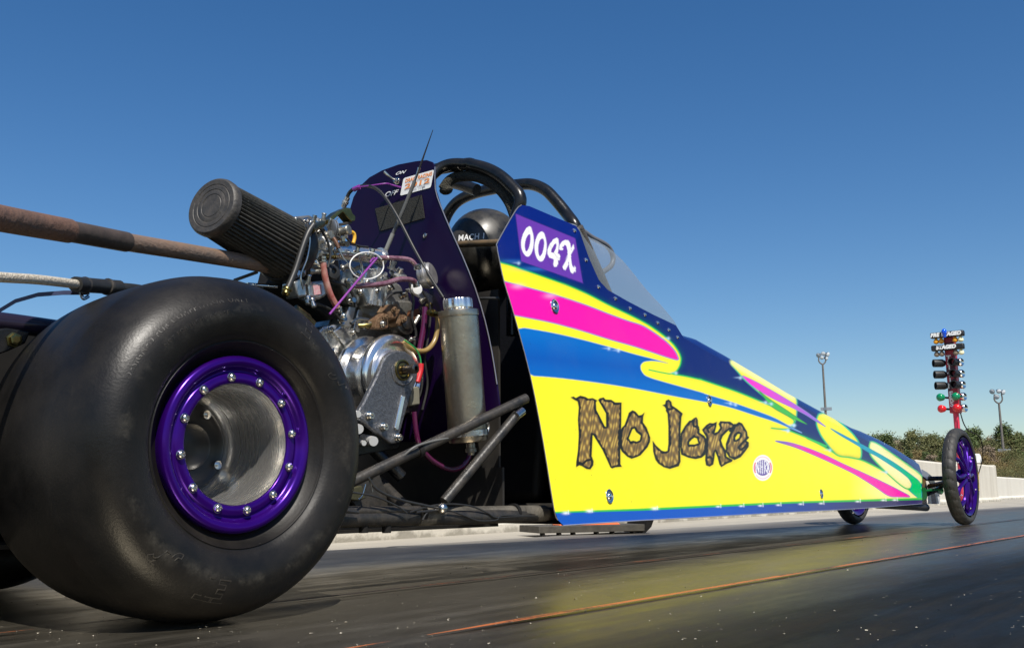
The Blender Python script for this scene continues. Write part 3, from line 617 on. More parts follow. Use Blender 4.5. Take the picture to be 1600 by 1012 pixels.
    for spec, holes in letters:
        P = tr(spec); idx, d = c.sd(P, 4); x, y = c.X[idx], c.Y[idx]
        for h in holes:
            d2 = np.full(c.X.size, 1e9); i2, e2 = c.sd(tr(h), 60); d2[i2] = e2; d = np.maximum(d, -d2[idx])
        wob = 3.5+.5*np.sin(x*.9)+.4*np.sin(y*.7+x*.3)+np.where(np.sin(x*.21+y*.13) > .55, .5, 0)
        c.over(idx, .5-d/.8, K['ink'])
        fx = np.sin(x*.72+1.2*np.sin(y*.11))*np.sin(y*.3+1.8*np.sin(x*.36)+x*.4)
        br = lerp(lerp(K['brown'], (.5,.34,.07), np.clip(fx*1.7-.25, 0, 1)[:, None]), (.11,.075,.03), np.clip(-fx*1.2-.1, 0, 1)[:, None])
        c.over(idx, .5+(-d-wob)/.9, br)
    for q in ('D 1003,528 925,606 897,642 912,662 935,664 975,626 1000,588', 'D 378,335 390,400 440,412', 'D 535,760 575,748 605,775', 'D 80,190 110,212 145,205', 'C 95,880 150,900 190,860 240,850', 'D 560,470 545,430 610,385', 'D 855,385 800,455'): c.line(q, K['ink'], 1.7)
    # round sanction sticker
    cx, cy = 1160+537*.0593, 700+512*.0593
    def ell(rx, ry, a0=0, a1=2*PI, n=40): q = np.linspace(a0, a1, n, endpoint=a1-a0 < 6); return np.stack([cx+rx*.0593*np.cos(q), cy+ry*.0593*np.sin(q)], 1)
    c.fill(ell(262, 342), (.86,.8,.76), sm=False, blur=.7)
    c.fill(ell(192, 208), (.10,.05,.3), sm=False, blur=.5)
    for a0, a1 in ((-.5,.5), (PI-.5, PI+.5)): c.line(ell(222, 262, a0, a1, 12), (.72,.07,.12), .9)
    for q in ((-PI+.75, -.75), (.75, PI-.75)):
        P = ell(228, 288, q[0], q[1], 26)
        for i in range(0, 25, 2): c.line(P[i:i+2], (.8,.42,.42), .7, a=.7)
    for q in ('N 375,640 375,385 435,650 435,335','N 482,665 482,325','N 482,490 532,490','N 532,325 532,672','N 585,660 585,325 640,360 640,430 592,490 655,650','N 655,640 672,365 702,610','N 662,540 694,540'): c.line(q, K['white'], .6, blur=.5)
    return c.c.reshape(shp+(3,))
def paint_material(nm, rough, coat):
    m, nt, N, L, b = node_mat(nm); a = N.new('ShaderNodeAttribute'); a.attribute_name = 'paint'
    v = N.new('ShaderNodeTexCoord').outputs['Object']; n = nz(N, L, v, 160, 3, .6); d = nz(N, L, v, 7, 5, .7)
    spk = mrange(N, L, n, .74, .77, 0, .4)
    col = mix(N, L, spk, a.outputs['Color'], (.5,.5,.48)); col = mix(N, L, mrange(N, L, d, .5, .8, 0, .04), col, (.25,.22,.15))
    sp_ = N.new('ShaderNodeSeparateXYZ'); L.new(N.new('ShaderNodeNewGeometry').outputs['Position'], sp_.inputs[0])
    low = mrange(N, L, math_(N, L, 'ADD', sp_.outputs['Z'], math_(N, L, 'MULTIPLY', math_(N, L, 'SUBTRACT', sp_.outputs['X'], 1.6), .16)), .12, .5, .69, .76)
    g = math_(N, L, 'SUBTRACT', nz(N, L, v, 240, 2, .5), low); col = mix(N, L, mrange(N, L, g, 0, .03, 0, .75), col, (.02,.017,.012))
    L.new(col, b.inputs['Base Color']); b.inputs['Roughness'].default_value = rough; b.inputs['Specular IOR Level'].default_value = .22; b.inputs['Coat Weight'].default_value = coat; b.inputs['Coat Roughness'].default_value = .08
    bp = N.new('ShaderNodeBump'); bp.inputs['Strength'].default_value = .14; bp.inputs['Distance'].default_value = .012; L.new(nz(N, L, v, 4, 2, .5), bp.inputs['Height']); L.new(bp.outputs['Normal'], b.inputs['Normal'])
    return m
body_paint = paint_material('airbrushed_paint', .3, .1)
def grid_obj(name, P3, C3, m, parent, label=None, flip=False):
    nu, nv = P3.shape[:2]; V = P3.reshape(-1, 3); o = V.mean(0)
    i = np.arange(nu-1)[:, None]*nv+np.arange(nv-1)[None, :]; q = np.stack([i, i+nv, i+nv+1, i+1], -1).reshape(-1, 4)
    if flip: q = q[:, ::-1]
    me = bpy.data.meshes.new(name); me.vertices.add(len(V)); me.vertices.foreach_set('co', (V-o).ravel())
    me.loops.add(q.size); me.loops.foreach_set('vertex_index', q.ravel().astype(np.int32)); me.polygons.add(len(q))
    me.polygons.foreach_set('loop_start', np.arange(0, q.size, 4, dtype=np.int32)); me.polygons.foreach_set('use_smooth', np.ones(len(q), bool)); me.update(calc_edges=True); me.validate()
    if C3 is not None:
        at_ = me.color_attributes.new('paint', 'FLOAT_COLOR', 'POINT'); at_.data.foreach_set('color', np.concatenate([C3.reshape(-1, 3), np.ones((len(V), 1))], 1).astype(np.float32).ravel())
    me.materials.append(m); ob = bpy.data.objects.new(name, me); link(ob, parent, o)
    if label: ob['label'] = label
    return ob
BOT = tr('O 880,820 1001,812 1096,807 1200,801 1318,795 1378,791 1441,786')
TOP = tr('O 815,320.5 827,322 900,353 906,362 920,402 936,438 950,453 980,470 1020,491 1056,508 1068,527 1100,546 1143,569.5 1200,603 1240,627 1280,648.5 1358,690 1400,716 1441,743')
LEF = tr('O 880,820 872,812 866,795 849,690 829,587 803,490 788,440 781,408 777,386 779,376 806,329 815,320.5')
RIG = tr('O 1441,786 1441,743')
def coons(nu, nv):
    u = np.linspace(0, 1, nu); v = np.linspace(0, 1, nv)
    bx = lambda P: np.stack([P[0,0]+(P[-1,0]-P[0,0])*u, np.interp(P[0,0]+(P[-1,0]-P[0,0])*u, P[:,0], P[:,1])], -1)
    def by(P): y = P[0,1]+(P[-1,1]-P[0,1])*v; return np.stack([np.interp(y, P[::-1,1], P[::-1,0]), y], -1)
    B, T, L_, R_ = bx(BOT), bx(TOP), by(LEF), by(RIG); U = u[:, None, None]; V = v[None, :, None]
    return (1-V)*B[:, None]+V*T[:, None]+(1-U)*L_[None]+U*R_[None]-((1-U)*(1-V)*B[0]+U*(1-V)*B[-1]+(1-U)*V*T[0]+U*V*T[-1])
Q = coons(640, 520); SIDE3 = onside(Q[..., 0], Q[..., 1])
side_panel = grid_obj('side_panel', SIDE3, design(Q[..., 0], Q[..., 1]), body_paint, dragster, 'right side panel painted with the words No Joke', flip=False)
Qc = coons(60, 24); In3 = onside(Qc[..., 0], Qc[..., 1]) - SNn*.0035
grid_obj('inner_skin', In3, None, liner_mat, side_panel)
def mirror(A): B = A.copy(); B[..., 1] = 2*YC - B[..., 1]; return B
Lp = grid_obj('side_panel', mirror(onside(Qc[..., 0], Qc[..., 1])), None, navy_mat, dragster, 'left side panel', flip=True)
grid_obj('inner_skin', mirror(In3), None, liner_mat, Lp, flip=True)
# rounded hood from the windscreen to the nose
tx = np.linspace(1058, 1441, 190); T2 = np.stack([tx, np.interp(tx, TOP[:, 0], TOP[:, 1])], -1); T3 = onside(T2[:, 0], T2[:, 1]); SVn = np.array(SV)
bev = np.interp(tx, [1058,1098,1340,1400,1441], [.25,1.05,1.1,2.0,2.7])
prof = [(0,0,0),(.004,.010,.010),(.010,.019,.021),(.020,.027,.033),(.034,.033,.048),(.055,.037,.07),(.09,.0405,.105)]
rows = []; rowc = []
for i in range(7*4-3):
    k = i/4; a = int(min(k, 5)); f = k-a; y, z, s = (np.array(prof[a])*(1-f)+np.array(prof[a+1])*f)
    p = T3.copy(); w = YC-T3[:, 1]; p[:, 1] += np.minimum(y, w*.9); p[:, 2] += np.minimum(z*bev, .05+.0006*i); rows.append(p)
    if i <= 15: q = pix(p); q15 = q; e15 = pix(T3+SVn*s*.7)
    else: q = q15+(pix(T3+SVn*s*.7)-e15)
    rowc.append(q)
half = np.stack(rows, 1); pc = np.stack(rowc, 1); cc = design(pc[..., 0], pc[..., 1])
mid = half[:, -1:].copy(); mid[:, :, 1] = YC; mid[:, :, 2] += .002
full = np.concatenate([half, mid, mirror(half)[:, ::-1]], 1); cf = np.concatenate([cc, cc[:, -1:], np.broadcast_to(np.array(K['navy']), cc.shape)], 1)
hood = grid_obj('hood', full, cf, paint_material('hood_paint', .25, .3), dragster, flip=True)
# belly pan
mb = MB(); bp_ = onside(np.linspace(884, 1440, 12), np.interp(np.linspace(884, 1440, 12), BOT[:, 0], BOT[:, 1])-1); bl = mirror(bp_); n = len(bp_)
mb.add([tuple(p) for p in bp_]+[tuple(p) for p in bl], [(i, i+1, n+i+1, n+i) for i in range(n-1)]); part('belly_pan', mb, black_flat, dragster, smooth=False)
# rolled bare edge of the side sheet
mb = MB(); mb.tube([side(x-.4, y) for x, y in LEF[1:]], .0013, 6, sub=3); part('sheet_edge', mb, mat('bare_sheet_edge', (.5,.45,.42), .3, .8), side_panel)
mb = MB(); mb.tube([side(x, y+.5) for x, y in BOT], .0013, 6, sub=2); part('sheet_edge', mb, mat('blue_grey_edge', (.2,.22,.3), .4), side_panel)
# quarter-turn fasteners and rivets
for x, y, r in ((866.5,478.5,.0165),(952,775,.0165),(1108,626,.0165),(1283,771,.0165)):
    c = side(x, y); mb = MB(); mb.lathe(c, SN, [(0,r),(.0016,r),(.003,r*.86),(.0024,r*.62),(.0012,r*.55),(.0012,r*.5),(.003,r*.44),(.0046,r*.3),(.005,r*.05)], 26); o = part('fastener', mb, chrome, side_panel)
    mb = MB(); mb.box(c+SN*.0051, (r*.62, .0022, .0022), Matrix((SU, SN, SV)).transposed() @ Matrix.Rotation(.6, 3, 'Y')); part('slot', mb, black_flat, o) if False else None
    mb = MB(); mb.lathe(c, SN, [(.0004,r*1.16),(.0009,r*1.13)], 26); 
RIV = [(899,359),(917,405),(936.5,447),(963,465),(986,480.5),(1009,490.5),(1029,503),(1046.5,514),(1060,525.5)]
mb = MB()
for x, y in RIV: mb.lathe(side(x-1.5, y+1), SN, [(0,.0055),(.002,.005),(.0035,.003),(.004,.0005)], 12)
part('rivets', mb, chrome, side_panel)
# windscreen: clear sheet curving over the cockpit
ws_m, nt, N, L, b = node_mat('clear_plastic'); tr_ = N.new('ShaderNodeBsdfTransparent'); tr_.inputs[0].default_value = (.86,.9,.92,1); gl = N.new('ShaderNodeBsdfGlossy'); gl.inputs['Roughness'].default_value = .06; lw = N.new('ShaderNodeLayerWeight'); pw = N.new('ShaderNodeMath'); pw.operation = 'POWER'; pw.inputs[1].default_value = 4.; L.new(lw.outputs['Facing'], pw.inputs[0]); fr = N.new('ShaderNodeMath'); fr.operation = 'MULTIPLY_ADD'; fr.inputs[1].default_value = .35; fr.inputs[2].default_value = .03; L.new(pw.outputs[0], fr.inputs[0])
df = N.new('ShaderNodeBsdfDiffuse'); df.inputs[0].default_value = (.5,.55,.58,1); m1 = N.new('ShaderNodeMixShader'); m1.inputs[0].default_value = .22; m2 = N.new('ShaderNodeMixShader')
L.new(tr_.outputs[0], m1.inputs[1]); L.new(df.outputs[0], m1.inputs[2]); L.new(fr.outputs[0], m2.inputs[0]); L.new(m1.outputs[0], m2.inputs[1]); L.new(gl.outputs[0], m2.inputs[2]); L.new(m2.outputs[0], N['Material Output'].inputs['Surface']); N.remove(b)
wst = [(862,336.5,9),(884,346,8),(900,352.5,9),(908,366,22),(918,397,50),(930,424,72),(945,447,87),(962,459.5,91),(980,470,89),(1000,481,75),(1020,491,52),(1040,500,38),(1056,508.5,20),(1068,525,5)]
ss = np.array(wst, float); tt = np.linspace(0, len(wst)-1, 60); xs = np.interp(tt, range(len(wst)), ss[:, 0]); ys = np.interp(tt, range(len(wst)), ss[:, 1])
hh = np.interp(tt, range(len(wst)), ss[:, 2]); hh = np.convolve(np.pad(hh, 3, 'edge'), np.ones(7)/7, 'valid')
B3 = onside(xs, ys+3)-SNn*.001; dep = (B3-CAM) @ _f; rows = []; top_x = np.array([0.]*60)
for q in np.linspace(0, PI, 41):
    p = B3.copy(); w = YC-B3[:, 1]; p[:, 1] = B3[:, 1]+w*(1-math.copysign(abs(math.cos(q))**.28, math.cos(q))); p[:, 2] = B3[:, 2]+(hh*dep/F_PX*1.12)*math.sin(q)**.62; rows.append(p)
W3 = np.stack(rows, 1); k0 = 12
sc_a = W3[:14, :5]; wsg = grid_obj('windscreen', W3[13:], None, ws_m, dragster)
grid_obj('windscreen_lip', sc_a, None, ws_m, wsg)
mb = MB(); mb.tube([tuple(p) for p in W3[13, 6::2]], .0014, 6, sub=0); part('edge_trim', mb, mat('frosted_edge', (.22,.25,.27), .3), wsg)
# ------------------------------------------------------------------ the dragster: wheels
def ring_text(mb, s, size, c, r0, phi, ysurf, shear=0., th=.0006, spacing=1., bold=0., mi=0, outline=0.):
    vs, fs = text_mesh(s, size, shear, th, spacing, bold, outline)
    out = []
    for v in vs:
        r = r0+v.y; a = phi+v.x/r0
        out.append(Vector((c.x+r*math.sin(a), ysurf(r)-v.z, c.z+r*math.cos(a))))
    mb.add(out, fs, mi)
def slick_wear(m):
    # shoulder polished by the track, and a dusty scuffed ring round the sidewall
    nt = m.node_tree; N = nt.nodes; L = nt.links; b = N['Principled BSDF']
    v = N.new('ShaderNodeTexCoord').outputs['Object']; sp = N.new('ShaderNodeSeparateXYZ'); L.new(v, sp.inputs[0])
    r = math_(N, L, 'SQRT', math_(N, L, 'ADD', math_(N, L, 'MULTIPLY', sp.outputs['X'], sp.outputs['X']), math_(N, L, 'MULTIPLY', sp.outputs['Z'], sp.outputs['Z'])))
    n = nz(N, L, v, 26, 6, .7); n2 = nz(N, L, v, 9, 4, .6); n3 = nz(N, L, v, 240, 3, .6)
    rw_ = math_(N, L, 'ADD', r, mrange(N, L, n2, .3, .7, -.006, .006))
    band = math_(N, L, 'MULTIPLY', mrange(N, L, rw_, .185, .198), mrange(N, L, rw_, .214, .205))
    old = b.inputs['Roughness'].links[0].from_socket
    L.new(math_(N, L, 'SUBTRACT', old, math_(N, L, 'MULTIPLY', band, .10)), b.inputs['Roughness'])
    ring = math_(N, L, 'MULTIPLY', math_(N, L, 'MULTIPLY', mrange(N, L, rw_, .158, .170), mrange(N, L, rw_, .184, .172)), mrange(N, L, n, .5, .72))
    dust = math_(N, L, 'MULTIPLY', mrange(N, L, n2, .55, .75), mrange(N, L, n3, .5, .62))
    oc = b.inputs['Base Color'].links[0].from_socket
    c = mix(N, L, math_(N, L, 'MULTIPLY', ring, .8), oc, (.05,.045,.036)); c = mix(N, L, math_(N, L, 'MULTIPLY', dust, .25), c, (.045,.038,.028))
    L.new(c, b.inputs['Base Color'])
slick_wear(rubber)
def rear_wheel():
    c = Vector((.777, 1.076, .2275)); ax = (0, 1, 0); up = (0, 0, 1)
    mb = MB(); mb.lathe(c, ax, [(-.001,.0785),(.004,.0772),(.03,.0762),(.075,.074),(.098,.0725),(.108,.068),(.113,.064),(.118,.063),(.122,.06)], 64, caps=False, up=up)
    w = part('rear_wheel', mb, spun, dragster, origin=c)
    prof = [(.24,.115),(.248,.124),(.262,.145),(.267,.166),(.263,.188),(.252,.206),(.232,.2175),(.2,.2235),(.16,.2268),(.11,.2284),(.06,.2282),(.042,.2256),(.016,.2195),(-.004,.2095),(-.0175,.197),(-.0255,.184),(-.0285,.171),(-.0265,.156),(-.021,.142),(-.0145,.1345),(-.0155,.1325),(-.012,.1305),(-.003,.124),(.003,.1165),(.006,.112)]
    P = spline([Vector((a, b, 0)) for a, b in prof], 4); mb = MB(); mb.lathe(c, ax, [(p.x, p.y) for p in P], 160, caps=False, up=up)
    mb.v = [(x+(x-c.x)*max(0, .02-z)*2.5, y, max(z, .0005)) for x, y, z in mb.v]
    ty = part('tyre', mb, rubber, w, origin=c, angle=60)
    out = sorted((b, a) for a, b in prof[12:23]); ys = lambda r: c.y+float(np.interp(r, [o[0] for o in out], [o[1] for o in out]))
    for s_, z_, r_, f_, sh, th, sp, bo in (('DESIGNED FOR COMPETITION ONLY',.0105,.186,-35.5,0,.0005,1.25,0),('NOT FOR HIGHWAY USE',.0075,.170,-31.5,0,.0005,1.3,0),('ET',.037,.184,193,0,.0011,1.1,.001),('Jr',.04,.184,219,.25,.0011,1.1,.001),('ET',.037,.184,33,0,.0011,1.1,.001),('Jr',.04,.184,58,.25,.0011,1.1,.001)):
        mb = MB(); ring_text(mb, s_, z_, c, r_, math.radians(f_), ys, sh, th, sp, bo, 0, .0009 if len(s_) < 3 else 0); part('raised_lettering', mb, mat('scuffed_lettering_rubber', (.016,.0135,.0105), .5, var=.8, vscale=40, col2=(.034,.028,.02)), w, smooth=False)
    mb = MB(); pr = spline([Vector((a, b, 0)) for a, b in [(.006,.1145),(-.005,.1146),(-.0095,.1115),(-.0105,.1065),(-.008,.1015),(-.0035,.0985),(-.0015,.0965),(-.0015,.094),(-.0035,.0915),(-.0045,.0865),(-.004,.0815),(-.002,.0792),(.003,.0786),(.006,.0786)]], 3)
    mb.lathe(c, ax, [(p.x, p.y) for p in pr], 96, caps=False, up=up); part('beadlock_ring', mb, purple_anod, w, origin=c, angle=60)
    for k in range(12):
        q = 2*PI*(k+.36)/12; b = c+Vector((math.cos(q)*.0868, -.0045, math.sin(q)*.0868)); mb = MB()
        mb.lathe(b, (0,-1,0), [(0,.0062),(.0014,.0062),(.0016,.0056),(.0036,.0052),(.0054,.0038),(.006,.0024),(.0042,.0022)], 16); part('bolt', mb, steel, w)
    for k in range(4):
        q = PI/4+k*PI/2+.3; b = c+Vector((math.cos(q)*.051, .118, math.sin(q)*.051)); mb = MB(); mb.lathe(b, (0,-1,0), [(0,.009),(.003,.009),(.0035,.0065),(.015,.006),(.017,.003)], 6 if False else 14); part('lug_nut', mb, steel, w)
    mb = MB(); mb.lathe(c+Vector((0,.117,0)), (0,-1,0), [(-.01,.064),(.0,.063),(.004,.058),(.006,.045),(.004,.034),(.014,.031),(.018,.024),(.016,.001)], 40); part('hub', mb, mat('dark_hub', (.02,.02,.021), .35, .5, var=.4, vscale=30), w)
    return w, c
rw, rc = rear_wheel()
def mirror_wheel(w, x_shift=0.):
    c = copy_tree(w, dragster); c.location = w.location; c.location.y = -c.location.y; c.location.x += x_shift; c.scale = (1, -1, 1); return c
mirror_wheel(rw)
mb = MB(); mb.cyl((.777, 1.19, .2265), (.777, 2*YC-1.19, .2265), .017); part('rear_axle', mb, steel, dragster)

def front_wheel():
    c = Vector((5.07, 1.2555, .231)); ax = (0,1,0); up = (0,0,1)
    mb = MB(); pr = [(-.012,.182),(-.0145,.186),(-.0115,.180),(-.004,.172),(.004,.1665),(.012,.165),(.03,.166),(.038,.175),(.0395,.186),(.037,.182),(.03,.17),(.012,.169)]
    mb.lathe(c, ax, pr, 72, caps=False, up=up); w = part('front_wheel', mb, purple_anod, dragster, origin=c)
    P = []
    for k in range(29):
        q = math.radians(-118+236*k/28+0); P.append((.0125+.0305*math.sin(q), .2055+.0255*math.cos(q)*(1 if math.cos(q) > 0 else 1)))
    mb = MB(); n = 180; mb.lathe(c, ax, P, n, caps=False, up=up)
    V = mb.v; out = []
    for i, (x, y, z) in enumerate(V):
        k = i % n; j = i//n; t = (j-14)/14.; gro = (.0032 if abs(t) < .62 and (math.sin((k*2*PI/n)*30+abs(t)*4.2) > .72) else 0)
        r = math.hypot(x-c.x, z-c.z); f = (r-gro)/r; out.append((c.x+(x-c.x)*f, y, max(.0004, c.z+(z-c.z)*f)))
    mb.v = out; part('tyre', mb, rubber_front, w, origin=c, angle=25)
    ys = lambda r: c.y+.0125-.0305*math.sqrt(max(0, 1-((r-.2055)/.0255)**2))-.0004
    mb = MB(); ring_text(mb, 'MARATHON', .0155, c, .2065, math.radians(97), ys, 0, .0004, 1.12, .0006); part('yellow_lettering', mb, mat('yellow_tyre_paint', (.75,.5,.04), .5), w, smooth=False)
    mb = MB(); mb.lathe(c, ax, [(-.03,.008),(-.028,.017),(-.02,.021),(-.012,.034),(.004,.036),(.02,.034),(.03,.026),(.05,.022)], 28, up=up); part('hub', mb, purple_anod, w)
    for k in range(6):
        a = 2*PI*k/6+.25; mb = MB()
        for s in (-1, 1):
            p0 = c+Vector((math.cos(a+s*.4)*.03, -.010, math.sin(a+s*.4)*.03)); p1 = c+Vector((math.cos(a+s*.19)*.085, -.012, math.sin(a+s*.19)*.085)); p2 = c+Vector((math.cos(a+s*.20)*.135, -.006, math.sin(a+s*.20)*.135)); p3 = c+Vector((math.cos(a+s*.34)*.168, .004, math.sin(a+s*.34)*.168))
            mb.tube([p0, p1, p2, p3], lambda u: .0085+.005*abs(u-.5)*2, 8, sub=5)
        part('spoke', mb, purple_anod, w)
    for k in range(12):
        a = 2*PI*(k+.2)/12; mb = MB(); rr = .152 if k % 2 else .046; mb.lathe(c+Vector((math.cos(a)*rr, -.012, math.sin(a)*rr)), (0,-1,0), [(0,.004),(.004,.0038),(.006,.002),(.0065,.0003)], 10); part('bolt', mb, chrome, w)
    return w
fw = front_wheel(); mirror_wheel(fw, -.08)

# ------------------------------------------------------------------ chassis, cage and nose
def tube(name, pts, r, m, parent=dragster, sub=6, n=14, label=None):
    mb = MB(); mb.tube(pts, r, n, sub=sub); return part(name, mb, m, parent, label=label)
YR = 1.255
rail = tube('frame_rail', [at(430,812,Y=YR), at(640,808,Y=YR), at(850,803,Y=YR), (3.2,1.36,.128), (4.80,1.42,.118)], .0145, dirty_tube)
tube('frame_rail', [(.9,2*YC-YR,.125), (1.6,2*YC-YR,.118), (3.2,2*YC-1.36,.128), (4.80,2*YC-1.42,.118)], .0145, dirty_tube)
tube('upper_rail', [at(440,799,Y=YR-.004), at(655,797,Y=YR-.004)], .0085, dirty_tube)
tube('rail_sleeve', [at(650,806.5,Y=YR), at(850,801.5,Y=YR)], .0172, dusty_sleeve)
for x, y in ((655,802),(802,801)):
    mb = MB(); mb.lathe(at(x, y, Y=YR)-Vector((.004,0,0)), (1,0,0), [(0,.019),(.005,.0195),(.009,.019)], 20); part('band_clamp', mb, black_flat, rail)
for x in (568, 604):
    mb = MB(); mb.cyl(at(x,815,Y=YR), at(x,832,Y=YR), .008); part('rail_stud', mb, black_flat, rail)
s1 = tube('strut', [at(515,769,Y=1.30), at(822,622,Y=1.205)], .0101, dirty_tube, n=18)
mb = MB(); mb.lathe(at(655,703.5,Y=1.262), at(822,622,Y=1.21)-at(545,755,Y=1.295), [(-.006,.0122),(-.005,.0136),(.004,.0136),(.005,.0122)], 18); part('band_clamp', mb, black_flat, s1)
s2 = tube('strut', [at(694,783,Y=1.24), at(808,647,Y=1.205)], .0098, dirty_tube, n=16)
mb = MB(); mb.cyl(at(806,650,Y=1.2), at(816,642,Y=1.2), .009, n=12); part('rod_end', mb, steel, s2)
mb = MB(); mb.sphere(at(691,794,Y=1.228), .0105, 14); part('rod_end', mb, steel, s2)
tube('tie_wire', [at(620,722,Y=1.272), at(645,700,Y=1.252), at(668,691,Y=1.248), at(700,684,Y=1.24)], .0022, grey_sleeve)
for nm, pts, r in (('black_wire', [(545,768),(585,775),(620,790),(636,801)], .0018), ('black_wire', [(640,800),(668,791),(700,787),(735,790),(760,800),(775,808),(800,807),(840,806)], .0016),
                   ('black_wire', [(575,745),(590,765),(625,780),(668,790),(690,795),(650,800)], .0024), ('black_wire', [(660,812),(668,800),(684,795),(702,797),(728,806),(748,813),(775,812),(786,805),(838,806)], .0016), ('black_wire', [(505,790),(545,798),(560,800)], .003), ('silver_wire', [(579,753),(582,768)], .0013), ('silver_wire', [(571,756),(566,773),(560,780)], .0015)):
    tube(nm, [at(x, y, Y=1.232) for x, y in pts], r, MATS['bright_steel'] if nm[0] == 's' else black_plastic, n=8)
mb = MB(); mb.prism([at(x, y, Y=1.36) for x, y in ((560,735),(590,735),(612,790),(600,806),(570,806),(540,770))], (0,.006,0)); part('axle_bracket', mb, dirty_tube, dragster)
mb = MB(); mb.prism([at(x, y, Y=1.345) for x, y in ((545,762),(566,758),(572,778),(560,782),(545,780))], (0,.02,0)); part('bearing_carrier', mb, mat('olive_metal', (.12,.11,.06), .45, .6, var=.4), dragster, bevel=.002)
tube('lower_arm', [at(572,690,Y=1.40), at(628,745,Y=1.36)], .012, black_tube)
tube('lower_arm', [at(592,752,Y=1.40), at(640,800,Y=1.30)], .012, dirty_tube)

mb = MB(); mb.box((.74,YC,.255), (.62,.2,.3)); part('added_dark_box', mb, black_flat, dragster, bevel=.01)  # added black mass that darkens the gap behind the rear tyre
mb = MB(); mb.box((.95,YC+.01,.098), (1.3,.44,.006)); part('added_shade_tray', mb, black_flat, dragster)  # added low sheet that shades the ground between the rear tyres
mb = MB(); mb.box((.47,YC,.27), (.02,.46,.3)); part('added_dark_plate', mb, black_flat, dragster, bevel=.004)  # added black plate behind the slick, darkens what the track mirrors
# roll cage
HX = 1.64
hoop = tube('roll_hoop', [(HX,1.30,.5), (HX,1.298,.68), (HX,1.29,.755), at(813,311,X=HX), at(799,291,X=HX), at(783,276,X=HX), at(764,265,X=HX), at(742,258.5,X=HX), at(722,257.5,X=HX), (HX,1.61,.925), (HX,1.705,.87), (HX,1.765,.77), (HX,1.79,.5)], .0143, black_tube, n=20)
br = tube('hoop_brace', [at(736,258,X=HX+.002), at(714,256.5,X=HX-.005), at(697,259,X=HX-.015), at(681,268,X=HX-.03), at(668,286,X=HX-.05), at(660,330,X=HX-.06)], .0141, black_tube, n=18)
mb = MB(); mb.lathe(at(722,258,X=HX), (0,1,-.12), [(0,.0148),(.002,.0155),(.004,.0148)], 22); part('weld_seam', mb, steel, hoop)
tube('hoop_padding', [at(806,342,X=HX+.01), at(796,316,X=HX+.01), at(780,295,X=HX+.01), at(762,283,X=HX+.01), at(742,276,X=HX+.01), at(718,276,X=HX+.01), at(703,282,X=HX), at(692,296,X=HX-.01)], .0125, foam, hoop, n=16)
mb = MB(); mb.sphere(at(697,297,X=HX-.005), .014, 12, sq=(1,1.3,.8)); part('padding_end', mb, foam, hoop)
tube('head_bar', [at(702,284,X=1.74), at(722,289,X=1.74), at(745,297,X=1.74)], .015, black_tube)
H2 = 1.88
hoop2 = tube('front_hoop', [(H2,1.80,.5), (H2,1.775,.7), at(688,372,X=H2), at(693,350,X=H2), at(702,330,X=H2), at(717,313.5,X=H2), at(742,302,X=H2), at(780,293.5,X=H2), at(811,288.5,X=H2), at(832,288.5,X=H2), at(852,297,X=H2), at(869,314,X=H2), at(886,335,X=H2), at(900,356,Y=1.288), at(916,397,Y=1.29), at(938,445,Y=1.292), at(950,475,Y=1.30)], .0148, black_tube, n=20)
tube('cockpit_brace', [at(904,355,Y=1.272), at(921,393,Y=1.272), at(938,431,Y=1.272), at(953,466,Y=1.278)], .0115, mat('sunlit_grey_tube', (.085,.075,.065), .6, var=.5, vscale=90, bump=.3, bscale=260), hoop2, n=14)  # sunlit sheen of the tube put into its lighter grey colour
mb = MB(); mb.tube([at(x, y, Y=1.40) for x, y in ((908,360),(925,371),(946,382),(955,393),(958,405),(954,416),(940,426),(926,433),(912,428),(903,412),(900,390),(902,370))], .0072, 12, closed=True); part('steering_wheel', mb, mat('grey_grip', (.12,.12,.13), .45), dragster)
tube('cross_bar', [at(690,383,X=1.63), at(720,381.5,X=1.63), at(800,378,X=1.63)], .0078, barbrown)
mb = MB(); mb.box((1.80,YC,.42), (.05,.42,.56), Matrix.Rotation(.14, 3, 'Y')); seat = part('seat_shell', mb, black_vinyl, dragster, bevel=.02)
mb = MB(); mb.box((2.0,YC,.17), (.45,.4,.06)); part('seat_cushion', mb, black_vinyl, dragster, bevel=.02)
mb = MB(); mb.box((1.575,YC+.015,.355), (.006,.5,.47)); mb.box((1.568,YC,.165), (.006,.5,.1)); part('bulkhead', mb, mat('dusty_black_plate', (.012,.011,.01), .6, var=.9, vscale=9, col2=(.035,.03,.024)), dragster)
tube('hose_on_bulkhead', [at(735,467,X=1.52), at(760,466,X=1.53), at(780,466,X=1.54)], .003, black_plastic)
# nose shell and front suspension
rows = []
for x, z, w in ((4.80,.295,.10),(4.90,.272,.10),(4.985,.242,.10),(5.045,.20,.10),(5.078,.15,.10),(5.085,.108,.10),(5.07,.09,.10)):
    rows.append([(x-.02*(k/6)**2*0-.06*abs(k/6)**3, YC+w*k/6, z-.012*abs(k/6)**2.2) for k in range(-6, 7)])
P = np.array(rows); nm = grid_obj('nose_cone', P, None, nose_white, dragster, 'white nose tip with dark blue stripes')
sol = nm.modifiers.new('thick', 'SOLIDIFY'); sol.thickness = .004
for a, b in ((0, 1.9),(3.1, 4.3)):
    rr = []
    for t in np.linspace(a, b, 8):
        i = int(min(5, t)); f = t-i; rr.append(P[i]*(1-f)+P[i+1]*f)
    R_ = np.array(rr); R_[..., 0] += .0035; R_[..., 2] += .0025; grid_obj('nose_stripe', R_, None, navy_mat, nm)
mb = MB(); mb.box((4.87,YC,.165), (.012,.2,.13)); part('nose_bulkhead', mb, black_flat, dragster)
